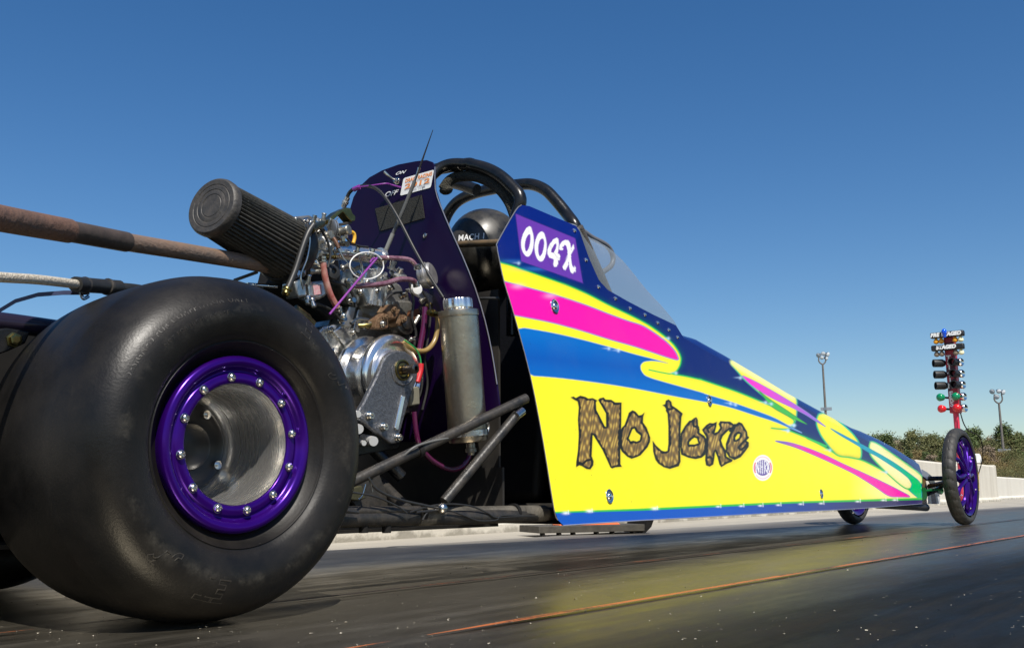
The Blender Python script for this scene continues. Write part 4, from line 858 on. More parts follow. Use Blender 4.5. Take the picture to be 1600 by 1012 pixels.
for nm_, pts, m_ in (('nose_side', [(1441,733),(1449,737.5),(1456,743.5),(1461,752),(1455,757),(1451,750),(1446,746),(1441,743)], mat('grey_blue_sky_sheen', (.16,.19,.27), .3, coat=.2)),  # sky reflection along the nose edge put into the grey-blue colour
                     ('nose_side', [(1461,752),(1465,763),(1468,774),(1469.5,786),(1464,787),(1462,775),(1459,765),(1455,757)], nose_white), ('nose_stripe', [(1455,757),(1459,765),(1462,775),(1464,787),(1456,787),(1455,776),(1453,766),(1450,760)], navy_mat),
                     ('nose_side', [(1450,763),(1453,766),(1455,776),(1456,787),(1451,786.5),(1451,776)], nose_white)):
    mb = MB(); mb.prism([at(x, y, Y=1.415) for x, y in pts], (0,.004,0)); part(nm_, mb, m_, nm, smooth=False)
fa = tube('front_axle', [at(1452,759,Y=1.40), at(1478,753,Y=1.29)], .011, black_tube); tube('radius_rod', [at(1448,772,Y=1.40), at(1464,765,Y=1.36), at(1478,755,Y=1.29)], .009, black_tube)
tube('front_axle', [(5.06,1.31,.222), (5.06,2*YC-1.31,.222)], .011, black_tube)
tube('tie_rod', [at(1440,767.5,Y=1.39), at(1462,764.5,Y=1.35), at(1474,766,Y=1.32)], .0055, green_anod)
for pts in (((1440,760),(1447,762),(1449,778),(1442,782),(1439,775)), ((1464,762),(1473,757),(1475,768),(1472,772),(1466,768))):
    mb = MB(); mb.prism([at(x, y, Y=1.375) for x, y in pts], (0,.012,0)); part('suspension_bracket', mb, green_anod, dragster, bevel=.001)
mb = MB(); mb.prism([at(x, y, Y=1.42) for x, y in ((1441,745),(1446,748),(1450,765),(1449,776),(1441,778))], (0,.01,0)); part('brown_bracket', mb, mat('brown_plate', (.12,.07,.02), .5), dragster)
tube('skid_tube', [at(1340,787,Y=1.43), at(1380,790,Y=1.42), at(1430,792,Y=1.41), at(1447,792.5,Y=1.41)], lambda u: .009+.0085*u, black_plastic)

# ------------------------------------------------------------------ fire wall behind the driver
FX = 1.5
FW = [(540,470),(544,345),(546,328),(552,308),(562,291),(577,277),(597,266),(622,257),(648,252),(666,250),(675,253),(679,261),(679.5,295),(688,322),(704,360),(722,400),(742,450),(757,500),(768,550),(776,600),(781,640),(700,690),(560,690)]
mb = MB(); mb.prism([at(x, y, X=FX) for x, y in FW], (.005,0,0)); fire = part('fire_wall', mb, purple_panel, dragster, smooth=False, bevel=.001)
# bright cut edge of the sheet
tube('sheet_edge', [at(x+.6, y, X=FX-.001) for x, y in FW[11:20]], .0012, mat('bare_sheet_edge', (.5,.45,.42), .3, .8), fire, sub=2, n=6)
def on_wall(spec, name, m, dx=.001):
    mb = MB(); mb.add([at(x, y, X=FX-dx) for x, y in spec], [tuple(range(len(spec)))]); return part(name, mb, m, fire, smooth=False)
mb = MB(); mb.prism([at(x, y, X=FX-.0025) for x, y in ((586,326),(658,304.5),(663,340.5),(593.5,361))], (.0023,0,0)); part('fastener_pad', mb, blackvel, fire, smooth=False)
def quad_text(s, corners, name, m, parent, dx, bold=.0, h=1., shear=0.):
    vs, fs = text_mesh(s, 1, shear, 0, 1.0, bold); xs = [v.x for v in vs]; ys = [v.y for v in vs]; x0, x1, y0, y1 = min(xs), max(xs), min(ys), max(ys)
    (ax, ay), (bx, by), (cx, cy), (dx_, dy) = corners          # bottom left, bottom right, top right, top left
    out = []
    for v in vs:
        u = (v.x-x0)/(x1-x0); w = (v.y-y0)/(y1-y0)
        out.append(at((1-w)*((1-u)*ax+u*bx)+w*((1-u)*dx_+u*cx), (1-w)*((1-u)*ay+u*by)+w*((1-u)*dy+u*cy), X=FX-dx))
    mb = MB(); mb.add(out, fs); return part(name, mb, m, parent, smooth=False)
quad_text('ON', ((617,274),(631,271),(635.5,265.5),(621,268.5)), 'lettering', white_paint, fire, .0016, .02)
quad_text('OFF', ((600.5,308.5),(619.5,303.5),(623.5,296),(603.5,300)), 'lettering', white_paint, fire, .0016, .015)
def rr(C, r=.12):
    out = []; n = 4
    for i in range(4):
        p = np.array(C[i], float); a = np.array(C[i-1]); b = np.array(C[(i+1) % 4]); la = np.linalg.norm(a-p); lb = np.linalg.norm(b-p); k = 3.2
        pa = p+(a-p)/la*k; pb = p+(b-p)/lb*k
        for t in np.linspace(0, 1, 5): out.append(tuple((1-t)**2*pa+2*t*(1-t)*p+t*t*pb))
    return out
stk = on_wall(rr([(625,306),(673,293),(678.5,265),(630.5,278.5)]), 'inspection_sticker', white_paint, .0012); tag(stk, label='white and orange inspection sticker reading 2012')
def sq(u0, u1, w0, w1):
    A, B, Cc, D = np.array((625.,306.)), np.array((673.,293.)), np.array((678.5,265.)), np.array((630.5,278.5))
    f = lambda u, w: tuple((1-w)*((1-u)*A+u*B)+w*((1-u)*D+u*Cc)); return (f(u0,w0), f(u1,w0), f(u1,w1), f(u0,w1))
quad_text('DRAG  RACING', sq(.08,.95,.70,.92), 'orange_lettering', orange_ink, fire, .0020, .035)
quad_text('2012', sq(.10,.92,.32,.60), 'orange_lettering', orange_ink, fire, .0020, .02)
quad_text('VEHICLE MEMBERSHIP', sq(.14,.86,.61,.66), 'dark_lettering', dark_ink, fire, .0020)
quad_text('TECHNICAL INSPECTION', sq(.10,.92,.24,.30), 'dark_lettering', dark_ink, fire, .0020)
quad_text('NO. 1184', sq(.34,.80,.10,.19), 'dark_lettering', dark_ink, fire, .0020)
mb = MB(); c = at(621.5,283,X=FX); mb.lathe(c, (-1,0,0), [(0,.0085),(.002,.0085),(.0025,.0065),(.007,.0065),(.008,.0045),(.012,.004)], 14); sw = part('kill_switch', mb, steel, fire)
mb = MB(); mb.tube([c+Vector((-.011,0,0)), c+Vector((-.021,.008,.009)), c+Vector((-.028,.015,.018))], lambda u: .0022+.0013*u, 8); part('toggle', mb, steel, sw)
mb = MB(); mb.lathe(at(664.5,368,X=FX), (-1,0,0), [(0,.0058),(.002,.0055),(.0035,.003),(.002,.0022)], 12); part('screw', mb, steel, fire)

# ------------------------------------------------------------------ engine
def ey(spec, Y): return [at(x, y, Y=Y) for x, y in spec]
mb = MB(); mb.prism(ey([(495,540),(512,512),(536,508),(552,482),(606,500),(648,518),(660,575),(650,640),(590,672),(520,640)], 1.475), (0,.16,0))
eng = part('engine', mb, alu_dull, dragster, bevel=.004, smooth=False)
def ep(name, spec, Y, th, m, bev=.003, lab=None):
    mb = MB(); mb.prism(ey(spec, Y), (0, th, 0)); return part(name, mb, m, eng, smooth=False, bevel=bev)
def et(name, spec, r, m, Y=1.38, n=10): return tube(name, [at(p[0], p[1], Y=p[2] if len(p) > 2 else Y) for p in spec], r, m, eng, n=n)
def el(name, px, py, Y, ax, prof, m, n=24, mats=None):
    mb = MB(); mb.lathe(at(px, py, Y=Y), ax, prof, n); return part(name, mb, m, eng)
# crankcase covers: faceted castings
ep('crankcase_cover', [(494,520),(506,509),(527,506),(535,520),(543,545),(536,575),(528,600),(505,600),(492,560)], 1.462, .03, alu, .005)
ep('crankcase_cover', [(520,517),(533,508),(552,512),(563,530),(556,552),(545,560),(538,540)], 1.456, .04, alu, .004)
ep('head_fin', [(546,478),(557,479),(549,512),(536,508)], 1.452, .05, alu, .002)
ep('head_fin', [(560,482),(568,486),(562,520),(552,515)], 1.457, .05, alu, .002)
ep('cylinder_block', [(562,430),(580,424),(612,440),(640,462),(652,492),(642,520),(606,512),(566,488),(556,462)], 1.455, .15, alu_dull, .004)
ep('cylinder_head', [(572,418),(600,418),(596,470),(575,478),(566,455)], 1.43, .05, alu, .004)
ep('head_fin', [(590,416),(597,418),(589,478),(581,476)], 1.425, .04, alu, .0015)
ep('head_fin', [(600,424),(606,426),(597,480),(592,478)], 1.427, .04, alu, .0015)
ep('valve_cover', [(536,424),(563,412),(578,420),(572,448),(560,478),(545,470),(533,445)], 1.44, .06, alu_dull, .006)
ep('head_casting', [(606,430),(628,446),(636,470),(622,492),(603,480),(600,450)], 1.435, .05, alu, .006)
ep('head_casting', [(612,470),(642,470),(652,497),(640,510),(615,497)], 1.43, .03, alu_dull, .003)
ep('breather_plate', [(533,404),(570,400),(592,418),(560,416),(538,436)], 1.47, .01, mat('blue_grey_sheet', (.035,.07,.16), .25, .6), .001)
for px, py, Y in ((563,456,1.436),(588,455,1.427),(610,450,1.43),(545,440,1.436),(620,485,1.428),(516,516,1.46),(551,520,1.455),(524,560,1.46),(600,505,1.42),(640,500,1.42),(536,494,1.39)):
    mb = MB(); mb.bolt(at(px, py, Y=Y), (0,-1,0), .0042, .006); part('bolt', mb, steel, eng)
# clutch drum
cl = el('clutch_drum', 602, 588, 1.398, (0,-1,0), [(-.055,.07),(-.053,.084),(-.045,.086),(-.042,.084),(-.038,.07),(-.02,.064),(-.004,.066),(.004,.072),(.012,.081),(.020,.083),(.026,.082),(.030,.078),(.032,.068),(.028,.064),(.026,.058),(.032,.055),(.038,.049),(.045,.046),(.047,.041),(.043,.034),(.038,.031),(.038,.012)], polished, 72)
el('clutch_hub', 602, 588, 1.372, (0,-1,0), [(0,.031),(.004,.029),(.006,.021),(.018,.02),(.02,.012)], rust, 24)
# support plate with bearing
MPY = 1.325
mp = ep('motor_plate', [(598,566),(603,556),(612,549.5),(623,547.5),(634,549),(644,556),(651,567),(653,580),(652,592),(645,610),(634,645),(621,692),(612,693),(559,653),(558,646),(570,626),(588,590)], MPY, .012, alu_rough, .0028)
b0 = at(628.5,578,Y=MPY)
el('bearing', 628.5, 578, MPY+.001, (0,-1,0), [(0,.0205),(.003,.0205),(.0035,.0175),(.0015,.0172),(.0015,.0135),(.003,.013),(.0032,.0095)], brass, 32)
el('bearing_seal', 628.5, 578, MPY-.0007, (0,-1,0), [(0,.0171),(.0006,.0171),(.0007,.0138)], black_flat, 32)
el('output_shaft', 628.5, 578, MPY, (0,-1,0), [(0,.0095),(.012,.0095),(.0125,.0078),(.026,.0078),(.0265,.0095),(.036,.0095),(.037,.008),(.0375,.0052),(.028,.005)], mat('oiled_shaft', (.2,.17,.14), .3, 1., var=.4, vscale=70), 18)
ep('plate_rib', [(628,617),(634,619),(623,672),(619,671),(617,668)], MPY-.0035, .0035, polished, .0015)
mb = MB(); mb.tube([b0+Vector((math.cos(q)*.0285, -.0005, math.sin(q)*.0285)) for q in np.linspace(-.35, -3.3, 16)], .0022, 8, sub=2); part('raised_arc', mb, alu_rough, eng)
for px, py in ((576,649.5),(598,667),(621,683.5)):
    mb = MB(); mb.lathe(at(px, py, Y=MPY), (0,-1,0), [(0,.0085),(.0015,.0085),(.0018,.0064),(.009,.0064),(.0098,.0055),(.0098,.0036),(.006,.0033)], 16); part('cap_screw', mb, steel, eng)
for px, py, r in ((552,645,.007),(553,668,.0105),(561,690,.0055),(576,687,.0105)):
    mb = MB(); mb.cyl(at(px-9, py-2, Y=1.372), at(px+8, py+2, Y=1.322), r*.85, n=18); part('spacer', mb, mat('bright_spacer', (.8,.79,.76), .35, .6), eng)
ep('lower_plate', [(548,642),(566,640),(628,690),(624,700),(560,712),(546,690)], 1.372, .02, black_tube, .003)
# rusty bracket and actuator
ep('rusty_bracket', [(586,513),(588,499),(600,488),(607,497),(607,513)], 1.373, .025, rust, .0025)
ep('rusty_bracket', [(603,486),(611,475),(620,474),(627,483),(619,499),(609,498)], 1.386, .03, rust, .003)
ep('rusty_bracket', [(622,487),(634,490),(641,502),(631,512),(619,506)], 1.392, .03, rust, .003)
for px, py in ((601,495),(614,483),(630,499),(597,506)):
    mb = MB(); mb.bolt(at(px, py, Y=1.372 if px < 605 else 1.386), (0,-1,0), .0046, .007); part('bolt', mb, rust if px != 597 else steel, eng)
el('starter_body', 622, 512, 1.42, (-.2,-1,.1), [(0,.02),(.012,.021),(.016,.0185),(.02,.0185),(.024,.021),(.028,.02),(.03,.012),(.034,.011),(.036,.004)], mat('dark_oily_metal', (.09,.08,.07), .35, .8, var=.5, vscale=40), 24)
et('brass_pipe', [(560,509,1.40),(575,508,1.39),(588,507,1.385)], .005, brass)
ep('shift_arm', [(642,484),(655,482),(657,492),(650,508),(640,514),(638,504)], 1.40, .01, mat('orange_rust', (.2,.075,.03), .6, .3, var=.4), .002)
et('grey_lever', [(640,518,1.395),(648,505,1.393),(655,494,1.39)], .005, alu_dull)
# intake manifold, carburettor and filter
mani = et('intake_manifold', [(510,392,1.43),(550,396,1.43),(594,402,1.43)], .0162, polished, n=24)
el('manifold_flange', 594, 402, 1.43, (1,0,-.05), [(-.004,.02),(.004,.02)], alu, 20)
cb = ep('carburettor', [(470,352),(498,338),(520,352),(530,382),(524,410),(505,424),(480,416),(466,392)], 1.40, .045, alu_dull, .005)
ep('carburettor_cap', [(452,345),(462,338),(484,336),(496,342),(500,352),(486,357),(464,356)], 1.395, .055, mat('grey_casting', (.2,.2,.2), .45, .6, var=.4, vscale=60), .003)
ep('carburettor_cap', [(466,358),(487,352),(489,366),(470,372)], 1.388, .02, mat('mauve_grey_casting', (.26,.25,.27), .4, .6), .002)
ep('link_plate', [(468,346),(492,342),(500,346),(496,351),(472,352)], 1.387, .004, steel, .001)
ep('float_bowl', [(459,440),(470,434),(478,437),(480,462),(466,464)], 1.385, .035, alu, .003)
ep('float_bowl', [(480,440),(507,438),(511,461),(499,468),(483,463)], 1.39, .035, alu, .004)
mb = MB(); mb.add(ey([(489,446),(502,444),(503,459),(491,461)], 1.3889), [(0,1,2,3)]); part('pink_paint_mark', mb, mat('pink_mark', (.55,.2,.24), .6, var=.9, vscale=300, col2=(.45,.4,.38)), eng, smooth=False)
for px, py, Y, ax, r, h, m in ((481,441,1.382,(0,-.2,1),.006,.014,steel),(481,466,1.385,(0,-.2,-1),.0055,.012,steel),(499,372,1.385,(1,-.3,-.1),.0062,.02,white_pl),(507,385,1.383,(.1,-1,.6),.0075,.012,white_pl),
        (486,374,1.384,(1,-.5,.1),.005,.018,white_pl),(476,418,1.385,(-.6,-.5,-.6),.0065,.03,alu),(487,424,1.384,(1,-.3,.1),.0055,.016,alu_dull),(498,396,1.385,(1,-.1,.12),.0078,.024,alu_dull),(488,400,1.384,(-.2,-1,.1),.009,.01,alu_dull),
        (505,343,1.385,(0,-.2,1),.005,.012,alu_dull),(512,368,1.38,(0,-1,0),.008,.012,alu_dull),(532,362,1.385,(.3,-1,.1),.010,.02,alu_dull),(524,372,1.38,(.2,-1,-.2),.006,.02,steel),(468,404,1.385,(-.3,-1,.2),.007,.012,alu),
        (513,357,1.382,(0,-.4,1),.0045,.02,steel),(492,410,1.383,(.8,-.4,-.4),.006,.018,alu),(470,425,1.383,(-.5,-.6,.5),.0045,.014,brass),(536,380,1.39,(0,-1,-.3),.006,.014,alu_dull),(461,347,1.38,(0,-.2,1),.005,.008,steel),(478,346,1.384,(0,-1,.3),.006,.006,steel)):
    a = Vector(ax).normalized(); mb = MB(); mb.lathe(at(px, py, Y=Y), a, [(-h*.3, r*.8),(-h*.3, r*1.15),(h*.1, r*1.15),(h*.1, r*.8),(h*.8, r*.75),(h*.85, r),(h, r*.9),(h, r*.3)], 14); part('fitting', mb, m, eng)
el('throttle_wheel', 520.5, 357, 1.376, (1,-.22,.1), [(-.004,.006),(-.004,.015),(-.003,.0172),(-.001,.0172),(-.0005,.0145),(.0005,.0145),(.001,.0172),(.003,.0172),(.004,.015),(.0042,.006),(.009,.005),(.0095,.001)], mat('grey_zinc', (.3,.31,.32), .35, .7), 28)
el('white_cap', 541, 364, 1.385, (.8,-.6,.1), [(-.004,.0095),(.001,.010),(.002,.009),(.0022,.002)], white_pl, 24)
ep('throttle_bracket', [(511,344),(528,330),(541,324),(548,325),(551,333),(556,338),(555,345),(549,346),(543,339),(536,331),(524,341),(514,350)], 1.385, .022, brass, .0012)
ep('throttle_bracket', [(529,349),(550,345),(551,349),(530,353)], 1.39, .02, dirty_tube, .001)
et('yellow_wire', [(548,362),(553,365),(554,372),(552,380)], .0036, yellow_pl, 1.385)
et('fuel_line', [(490,351),(481,365),(471,392),(461,423),(449,452)], .0058, black_plastic, 1.335, 14)
et('brass_elbow', [(486,360,1.334),(493,355,1.345),(503,350,1.36)], .0068, brass, n=14)
el('hose_clamp', 448, 454, 1.335, (-.3,0,-1), [(-.006,.007),(-.004,.0085),(.0,.0085),(.002,.007),(.006,.008),(.01,.005)], brass, 14)
et('clear_fuel_hose', [(504,404),(506,420),(509,438),(517,462),(530,486)], .0062, hose_red, 1.372, 14)
et('clear_fuel_hose', [(590,403,1.40),(612,403,1.38),(640,406,1.37),(653,419,1.365)], .0049, hose_purple, n=14)
et('clear_fuel_hose', [(548,447,1.37),(570,446,1.365),(600,443,1.36),(625,436,1.358),(645,438,1.358),(652,446,1.36)], .0053, hose_purple, n=14)
et('cable_tie', [(515,491),(540,461),(566,430),(589,403)], .0022, violet_pl, 1.352, 8)
et('cable_tie', [(589,404),(583,404),(578,410)], .0018, violet_pl, 1.352, 8)
et('white_wire_loop', [(573+27*math.cos(a)*(.98), 415+21*math.sin(a)) for a in np.linspace(-.3, 2*PI-.5, 14)], .0013, white_pl, 1.355, 8)
et('throttle_cable', [(521,372,1.37),(526,380,1.365),(529,388,1.362)], .0042, mat('brown_ferrule', (.12,.06,.035), .4, .4), n=10)
et('throttle_cable_wire', [(529,388,1.362),(536,402,1.36),(546,414,1.357),(558,428,1.355)], .0011, steel, n=6)
el('black_grommet', 519, 425, 1.385, (-.2,-1,.1), [(-.01,.013),(.0,.016),(.006,.014),(.008,.006),(.004,.004)], black_plastic, 18)
el('brass_sleeve', 466, 490, 1.39, (1,-.2,-.62), [(-.012,.005),(-.012,.0115),(.02,.0125),(.024,.010),(.035,.009)], mat('dull_brass_tube', (.16,.12,.055), .35, .9, var=.6, vscale=40), 20)
for px, py, Y, ax in ((504,405,1.372,(.1,.1,-1)),(529,484,1.372,(.4,.1,-1)),(590,403,1.40,(1,-.1,0)),(652,417,1.365,(.3,.1,-1)),(549,447,1.37,(1,-.1,.1)),(650,444,1.36,(.4,0,-1))):
    a = Vector(ax).normalized(); mb = MB(); mb.lathe(at(px, py, Y=Y), a, [(-.006,.0062),(-.005,.0074),(-.001,.0074),(0,.0064),(.001,.0074),(.005,.0074),(.006,.0062)], 14); part('hose_clamp', mb, steel, eng)
for pts, r, m, Y in ((((530,352),(545,376),(560,384),(575,386)),.0022,black_plastic,1.39),(((476,352),(484,372),(480,402),(470,430),(474,452)),.0018,steel,1.35),(((498,352),(512,378),(516,400),(512,418)),.0024,black_plastic,1.365),
    (((505,425),(520,440),(540,446),(552,462),(556,480)),.0032,black_plastic,1.41),(((480,470),(500,476),(520,486),(532,500)),.0028,black_plastic,1.40),(((598,478),(604,466),(616,458),(636,456)),.0026,black_plastic,1.405),
    (((640,442),(646,470),(644,496),(650,520),(646,545)),.0028,black_plastic,1.385),(((560,398),(566,420),(562,440)),.0022,steel,1.40),(((606,402),(616,418),(610,438),(616,452)),.0022,black_plastic,1.40),(((548,505),(560,498),(576,500)),.0035,alu_dull,1.40),
    (((660,455),(672,480),(670,520),(664,560),(668,600),(660,640)),.0024,black_plastic,1.37)):
    tube('engine_wire', [at(x, y, Y=Y) for x, y in pts], r, m, eng, n=8)
for px, py, Y, ax, r, h, m in ((500,362,1.375,(.2,-1,.3),.0055,.014,steel),(526,392,1.375,(0,-1,.1),.006,.010,alu),(515,402,1.375,(.6,-1,0),.0045,.014,brass),(538,418,1.40,(.3,-1,.2),.006,.012,alu),(556,430,1.41,(0,-1,.4),.005,.012,steel),
    (576,440,1.415,(0,-1,.2),.006,.008,alu),(600,438,1.41,(.2,-1,.3),.0065,.010,alu),(628,462,1.405,(.1,-1,.2),.006,.012,steel),(612,418,1.39,(0,-.4,1),.007,.014,alu),(580,398,1.405,(0,-.2,1),.0065,.012,steel),(558,392,1.40,(0,-.2,1),.0055,.012,steel),
    (534,500,1.43,(0,-1,.3),.006,.010,steel),(520,548,1.44,(0,-1,0),.006,.010,steel),(548,470,1.415,(0,-1,.1),.0055,.010,steel),(572,508,1.40,(.3,-1,0),.0065,.014,alu),(644,530,1.38,(.1,-1,0),.0055,.012,steel),(660,470,1.385,(0,-1,.2),.005,.012,alu_dull),(490,346,1.375,(0,-.3,1),.0045,.012,steel),(472,372,1.36,(-.2,-1,.1),.005,.010,steel),(462,428,1.36,(-.3,-1,.1),.0055,.010,steel),(488,470,1.375,(.1,-.4,-1),.005,.012,steel)):
    a = Vector(ax).normalized(); mb = MB(); mb.lathe(at(px, py, Y=Y), a, [(-h*.3, r*.9),(-h*.3, r*1.3),(0, r*1.3),(0, r*.8),(h*.5, r*.75),(h*.55, r),(h, r*.95),(h, r*.35)], 12); part('fitting', mb, m, eng)
# fuel pump
el('fuel_pump', 657, 434, 1.40, (.35,-1,.25), [(0,.02),(.004,.026),(.012,.0265),(.013,.029),(.018,.029),(.019,.0265),(.026,.026),(.03,.022),(.031,.004)], mat('pale_cast_pump', (.55,.53,.5), .4, .8, var=.4, vscale=50, bump=.1), 32)
el('pump_disc', 622, 428, 1.392, (-.1,-.7,.8), [(-.004,.017),(-.003,.019),(.002,.019),(.003,.016),(.004,.007),(.014,.006),(.015,.003)], alu, 24)
el('pump_outlet', 648, 452, 1.385, (-.3,-1,-.1), [(-.004,.012),(.008,.0125),(.012,.011),(.013,.004)], white_pl, 20)
ep('pump_bracket', [(634,452),(650,446),(676,462),(676,474),(660,468)], 1.395, .004, alu, .001)
el('pump_fitting', 667, 477, 1.392, (0,-1,-.2), [(0,.004),(.004,.0065),(.01,.0065),(.012,.004)], brass, 12)
et('steel_rod', [(660,410,1.44),(676,438,1.40),(695,468,1.36)], .002, steel, n=8)
# cables crossing the fire wall, antenna
cab = tube('throttle_housing', [at(x, y, X=1.44) for x, y in ((541,313),(546,301),(556,293.5),(572,290.5),(588,295),(603,310),(622,340),(648,390),(672,432),(693,465))], lambda u: .0044-.0016*u, black_plastic, n=10)
mb = MB(); mb.lathe(at(537,322,X=1.44), at(544,306,X=1.44)-at(537,322,X=1.44), [(-.004,.004),(0,.0065),(.006,.0065),(.007,.008),(.012,.008),(.013,.006),(.022,.0065)], 14); part('cable_end', mb, alu, cab)
tube('inner_wire', [at(537,322,X=1.43), at(529,338,X=1.42), at(521,352,X=1.40)], .0011, steel, cab, n=6)
tube('violet_tie', [at(557,293,X=1.43), at(580,290,X=1.44), at(603,287,X=1.46), at(612,289,X=1.48), at(627,293,X=1.49)], .0018, violet_pl, cab, n=8)
tube('violet_tie', [at(553,296,X=1.435), at(562,292,X=1.435)], .0055, violet_pl, cab, n=10)
ant = tube('antenna', [at(676.5,203,X=1.46), at(655,264,X=1.46)], lambda u: .0007+.0016*u, black_plastic, n=8)
tube('antenna_base', [at(655,262,X=1.46), at(653,269,X=1.46), at(648,283,X=1.46)], lambda u: .0036-.0008*u, steel, ant, n=10)
tube('antenna_sleeve', [at(648,283,X=1.46), at(632,323,X=1.455), at(614,365,X=1.45)], .0042, grey_sleeve, ant, n=10)
tube('antenna_sleeve', [at(614,365,X=1.45), at(606,384,X=1.447), at(600,399,X=1.445)], .005, mat('light_grey_sleeve', (.22,.22,.2), .45), ant, n=10)
# right-hand plumbing
tube('clear_drain_hose', [at(x, y, Y=1.33) for x, y in ((647,643),(650,672),(656,696),(672,716),(690,728),(706,733),(722,728),(733,712),(736,690))], .0052, hose_dark, n=12)
tube('amber_hose', [at(x, y, Y=1.36) for x, y in ((683,492),(684,505),(680,530),(668,546),(652,548),(638,541),(632,533))], .0052, hose_amber, n=12)
tube('dark_hose', [at(x, y, Y=1.37) for x, y in ((664,480),(662,510),(656,545),(655,560))], .006, hose_dark, n=12)
tube('green_wire', [at(x, y, Y=1.35) for x, y in ((632,531),(648,543),(656,557),(658,570))], .0015, green_pl, n=8)
tube('red_connector', [at(x, y, Y=1.35) for x, y in ((658,568),(657,580),(652,597))], .0056, red_pl, n=10)
mb = MB(); mb.prism([at(x, y, Y=1.35) for x, y in ((641,604),(656,603),(657,632),(642,634))], (0,.02,0)); fl = part('fuel_filter', mb, mat('smoky_plastic', (.18,.17,.13), .2), dragster, bevel=.003)
el('hose_fitting', 676, 489, 1.345, (1,-.1,0), [(-.012,.006),(-.004,.006),(-.004,.008),(.004,.008),(.006,.005),(.02,.005)], brass, 12)
# recovery tank
TY = 1.275; tb = at(732,691,Y=TY); tt_ = at(716,486,Y=TY); ax = tt_-tb; H = ax.length; r0 = 30.4*((tt_-Vector(CAM)).dot(Vector(_f)))/F_PX
mb = MB(); mb.lathe(tb, ax, [(0,r0*.8),(.002,r0*.97),(.006,r0),(.03,r0*1.005),(.1,r0*.998),(.2,r0),(H-.012,r0),(H-.011,r0*1.045),(H-.003,r0*1.055),(H+.001,r0*1.03),(H+.002,r0*.7)], 48)
tank = part('recovery_tank', mb, mat('weathered_aluminium_tank', (.45,.395,.305), .33, .95, var=.75, vscale=13, col2=(.27,.22,.16), bump=.04, bscale=170, rvar=.08), dragster)
mb = MB(); a = ax.normalized(); e1 = Vector((1,0,0)); e1 = (e1-a*e1.dot(a)).normalized(); e2 = a.cross(e1); nn = 96; prof = [(-.002,.7),(.002,.74),(.003,.78),(.018,.78),(.0215,.74),(.0225,.6),(.0225,.5),(.0205,.47),(.0205,.1)]
vs = []; fs = []
for t, r in prof:
    for k in range(nn):
        q = 2*PI*k/nn; R = r0*(r-(.062*(.5+.5*math.cos(11*q))**1.5 if r > .72 else 0)); vs.append(tt_+a*(t+.003)+(e1*math.cos(q)+e2*math.sin(q))*R)
for i in range(len(prof)-1):
    for k in range(nn): fs.append((i*nn+k, i*nn+(k+1) % nn, (i+1)*nn+(k+1) % nn, (i+1)*nn+k))
fs.append(tuple((len(prof)-1)*nn+k for k in range(nn))); mb.add(vs, fs); part('tank_cap', mb, polished, tank)
mb = MB(); mb.lathe(tb+a*.012, a, [(0,r0*1.0),(.001,r0*1.05),(.012,r0*1.05),(.013,r0*1.0)], 40); part('tank_strap', mb, alu, tank)
mb = MB(); mb.tube([at(745,686,Y=TY-.03), at(758,680,Y=TY-.02), at(763,667,Y=TY-.015), at(760,661,Y=TY-.02), at(752,672,Y=TY-.03)], .003, 8); part('strap_tab', mb, alu, tank)
mb = MB(); mb.lathe(at(735,690,Y=TY), -a, [(0,.009),(.012,.009),(.013,.011),(.02,.011),(.021,.007),(.026,.006)], 14); part('drain_fitting', mb, alu_dull, tank)
tube('vent_hose', [at(x, y, Y=TY+.03) for x, y in ((757,555),(768,572),(775,600),(776,625),(770,640))], .004, grey_sleeve, tank, n=10)
# air filter
fb = at(452,393,Y=1.42); fe = at(330.5,321.5,Y=1.375); a = (fe-fb).normalized(); Lf = (fe-fb).length; e1 = Vector((0,0,1)); e1 = (e1-a*e1.dot(a)).normalized(); e2 = a.cross(e1)
mb = MB(); nr = 46; nn = nr*6; pts = [(0.012, .0605),(Lf*.5,.0552),(Lf-.012,.0495)]; vs = []; fs = []
for t, r in pts:
    for k in range(nn):
        q = 2*PI*k/nn; s = .5+.5*math.cos(nr*q); R = r-.0042*(1-s**.8); vs.append(fb+a*t+(e1*math.cos(q)+e2*math.sin(q))*R)
for i in range(2):
    for k in range(nn): fs.append((i*nn+k, i*nn+(k+1) % nn, (i+1)*nn+(k+1) % nn, (i+1)*nn+k))
mb.add(vs, fs); filt = part('air_filter', mb, rib_mat, dragster, origin=fb, angle=70)
mb = MB(); mb.lathe(fb, a, [(Lf-.016,.047),(Lf-.015,.0518),(Lf-.006,.0522),(Lf-.001,.0505),(Lf+.001,.048),(Lf+.0006,.040),(Lf-.0002,.0392),(Lf-.0002,.0382),(Lf+.0006,.0375),(Lf+.0006,.031),(Lf-.0002,.0302),(Lf-.0002,.029),(Lf+.0004,.0282),(Lf+.0004,.022),(Lf-.0003,.0214),(Lf-.0003,.0202),(Lf+.0004,.0194),(Lf+.0002,.001)], 56); part('filter_cap', mb, cap_mat, filt)
mb = MB(); mb.lathe(fb, a, [(-.03,.034),(-.012,.04),(-.008,.0605),(.002,.0635),(.014,.0635),(.018,.061)], 56); part('filter_flange', mb, black_plastic, filt)
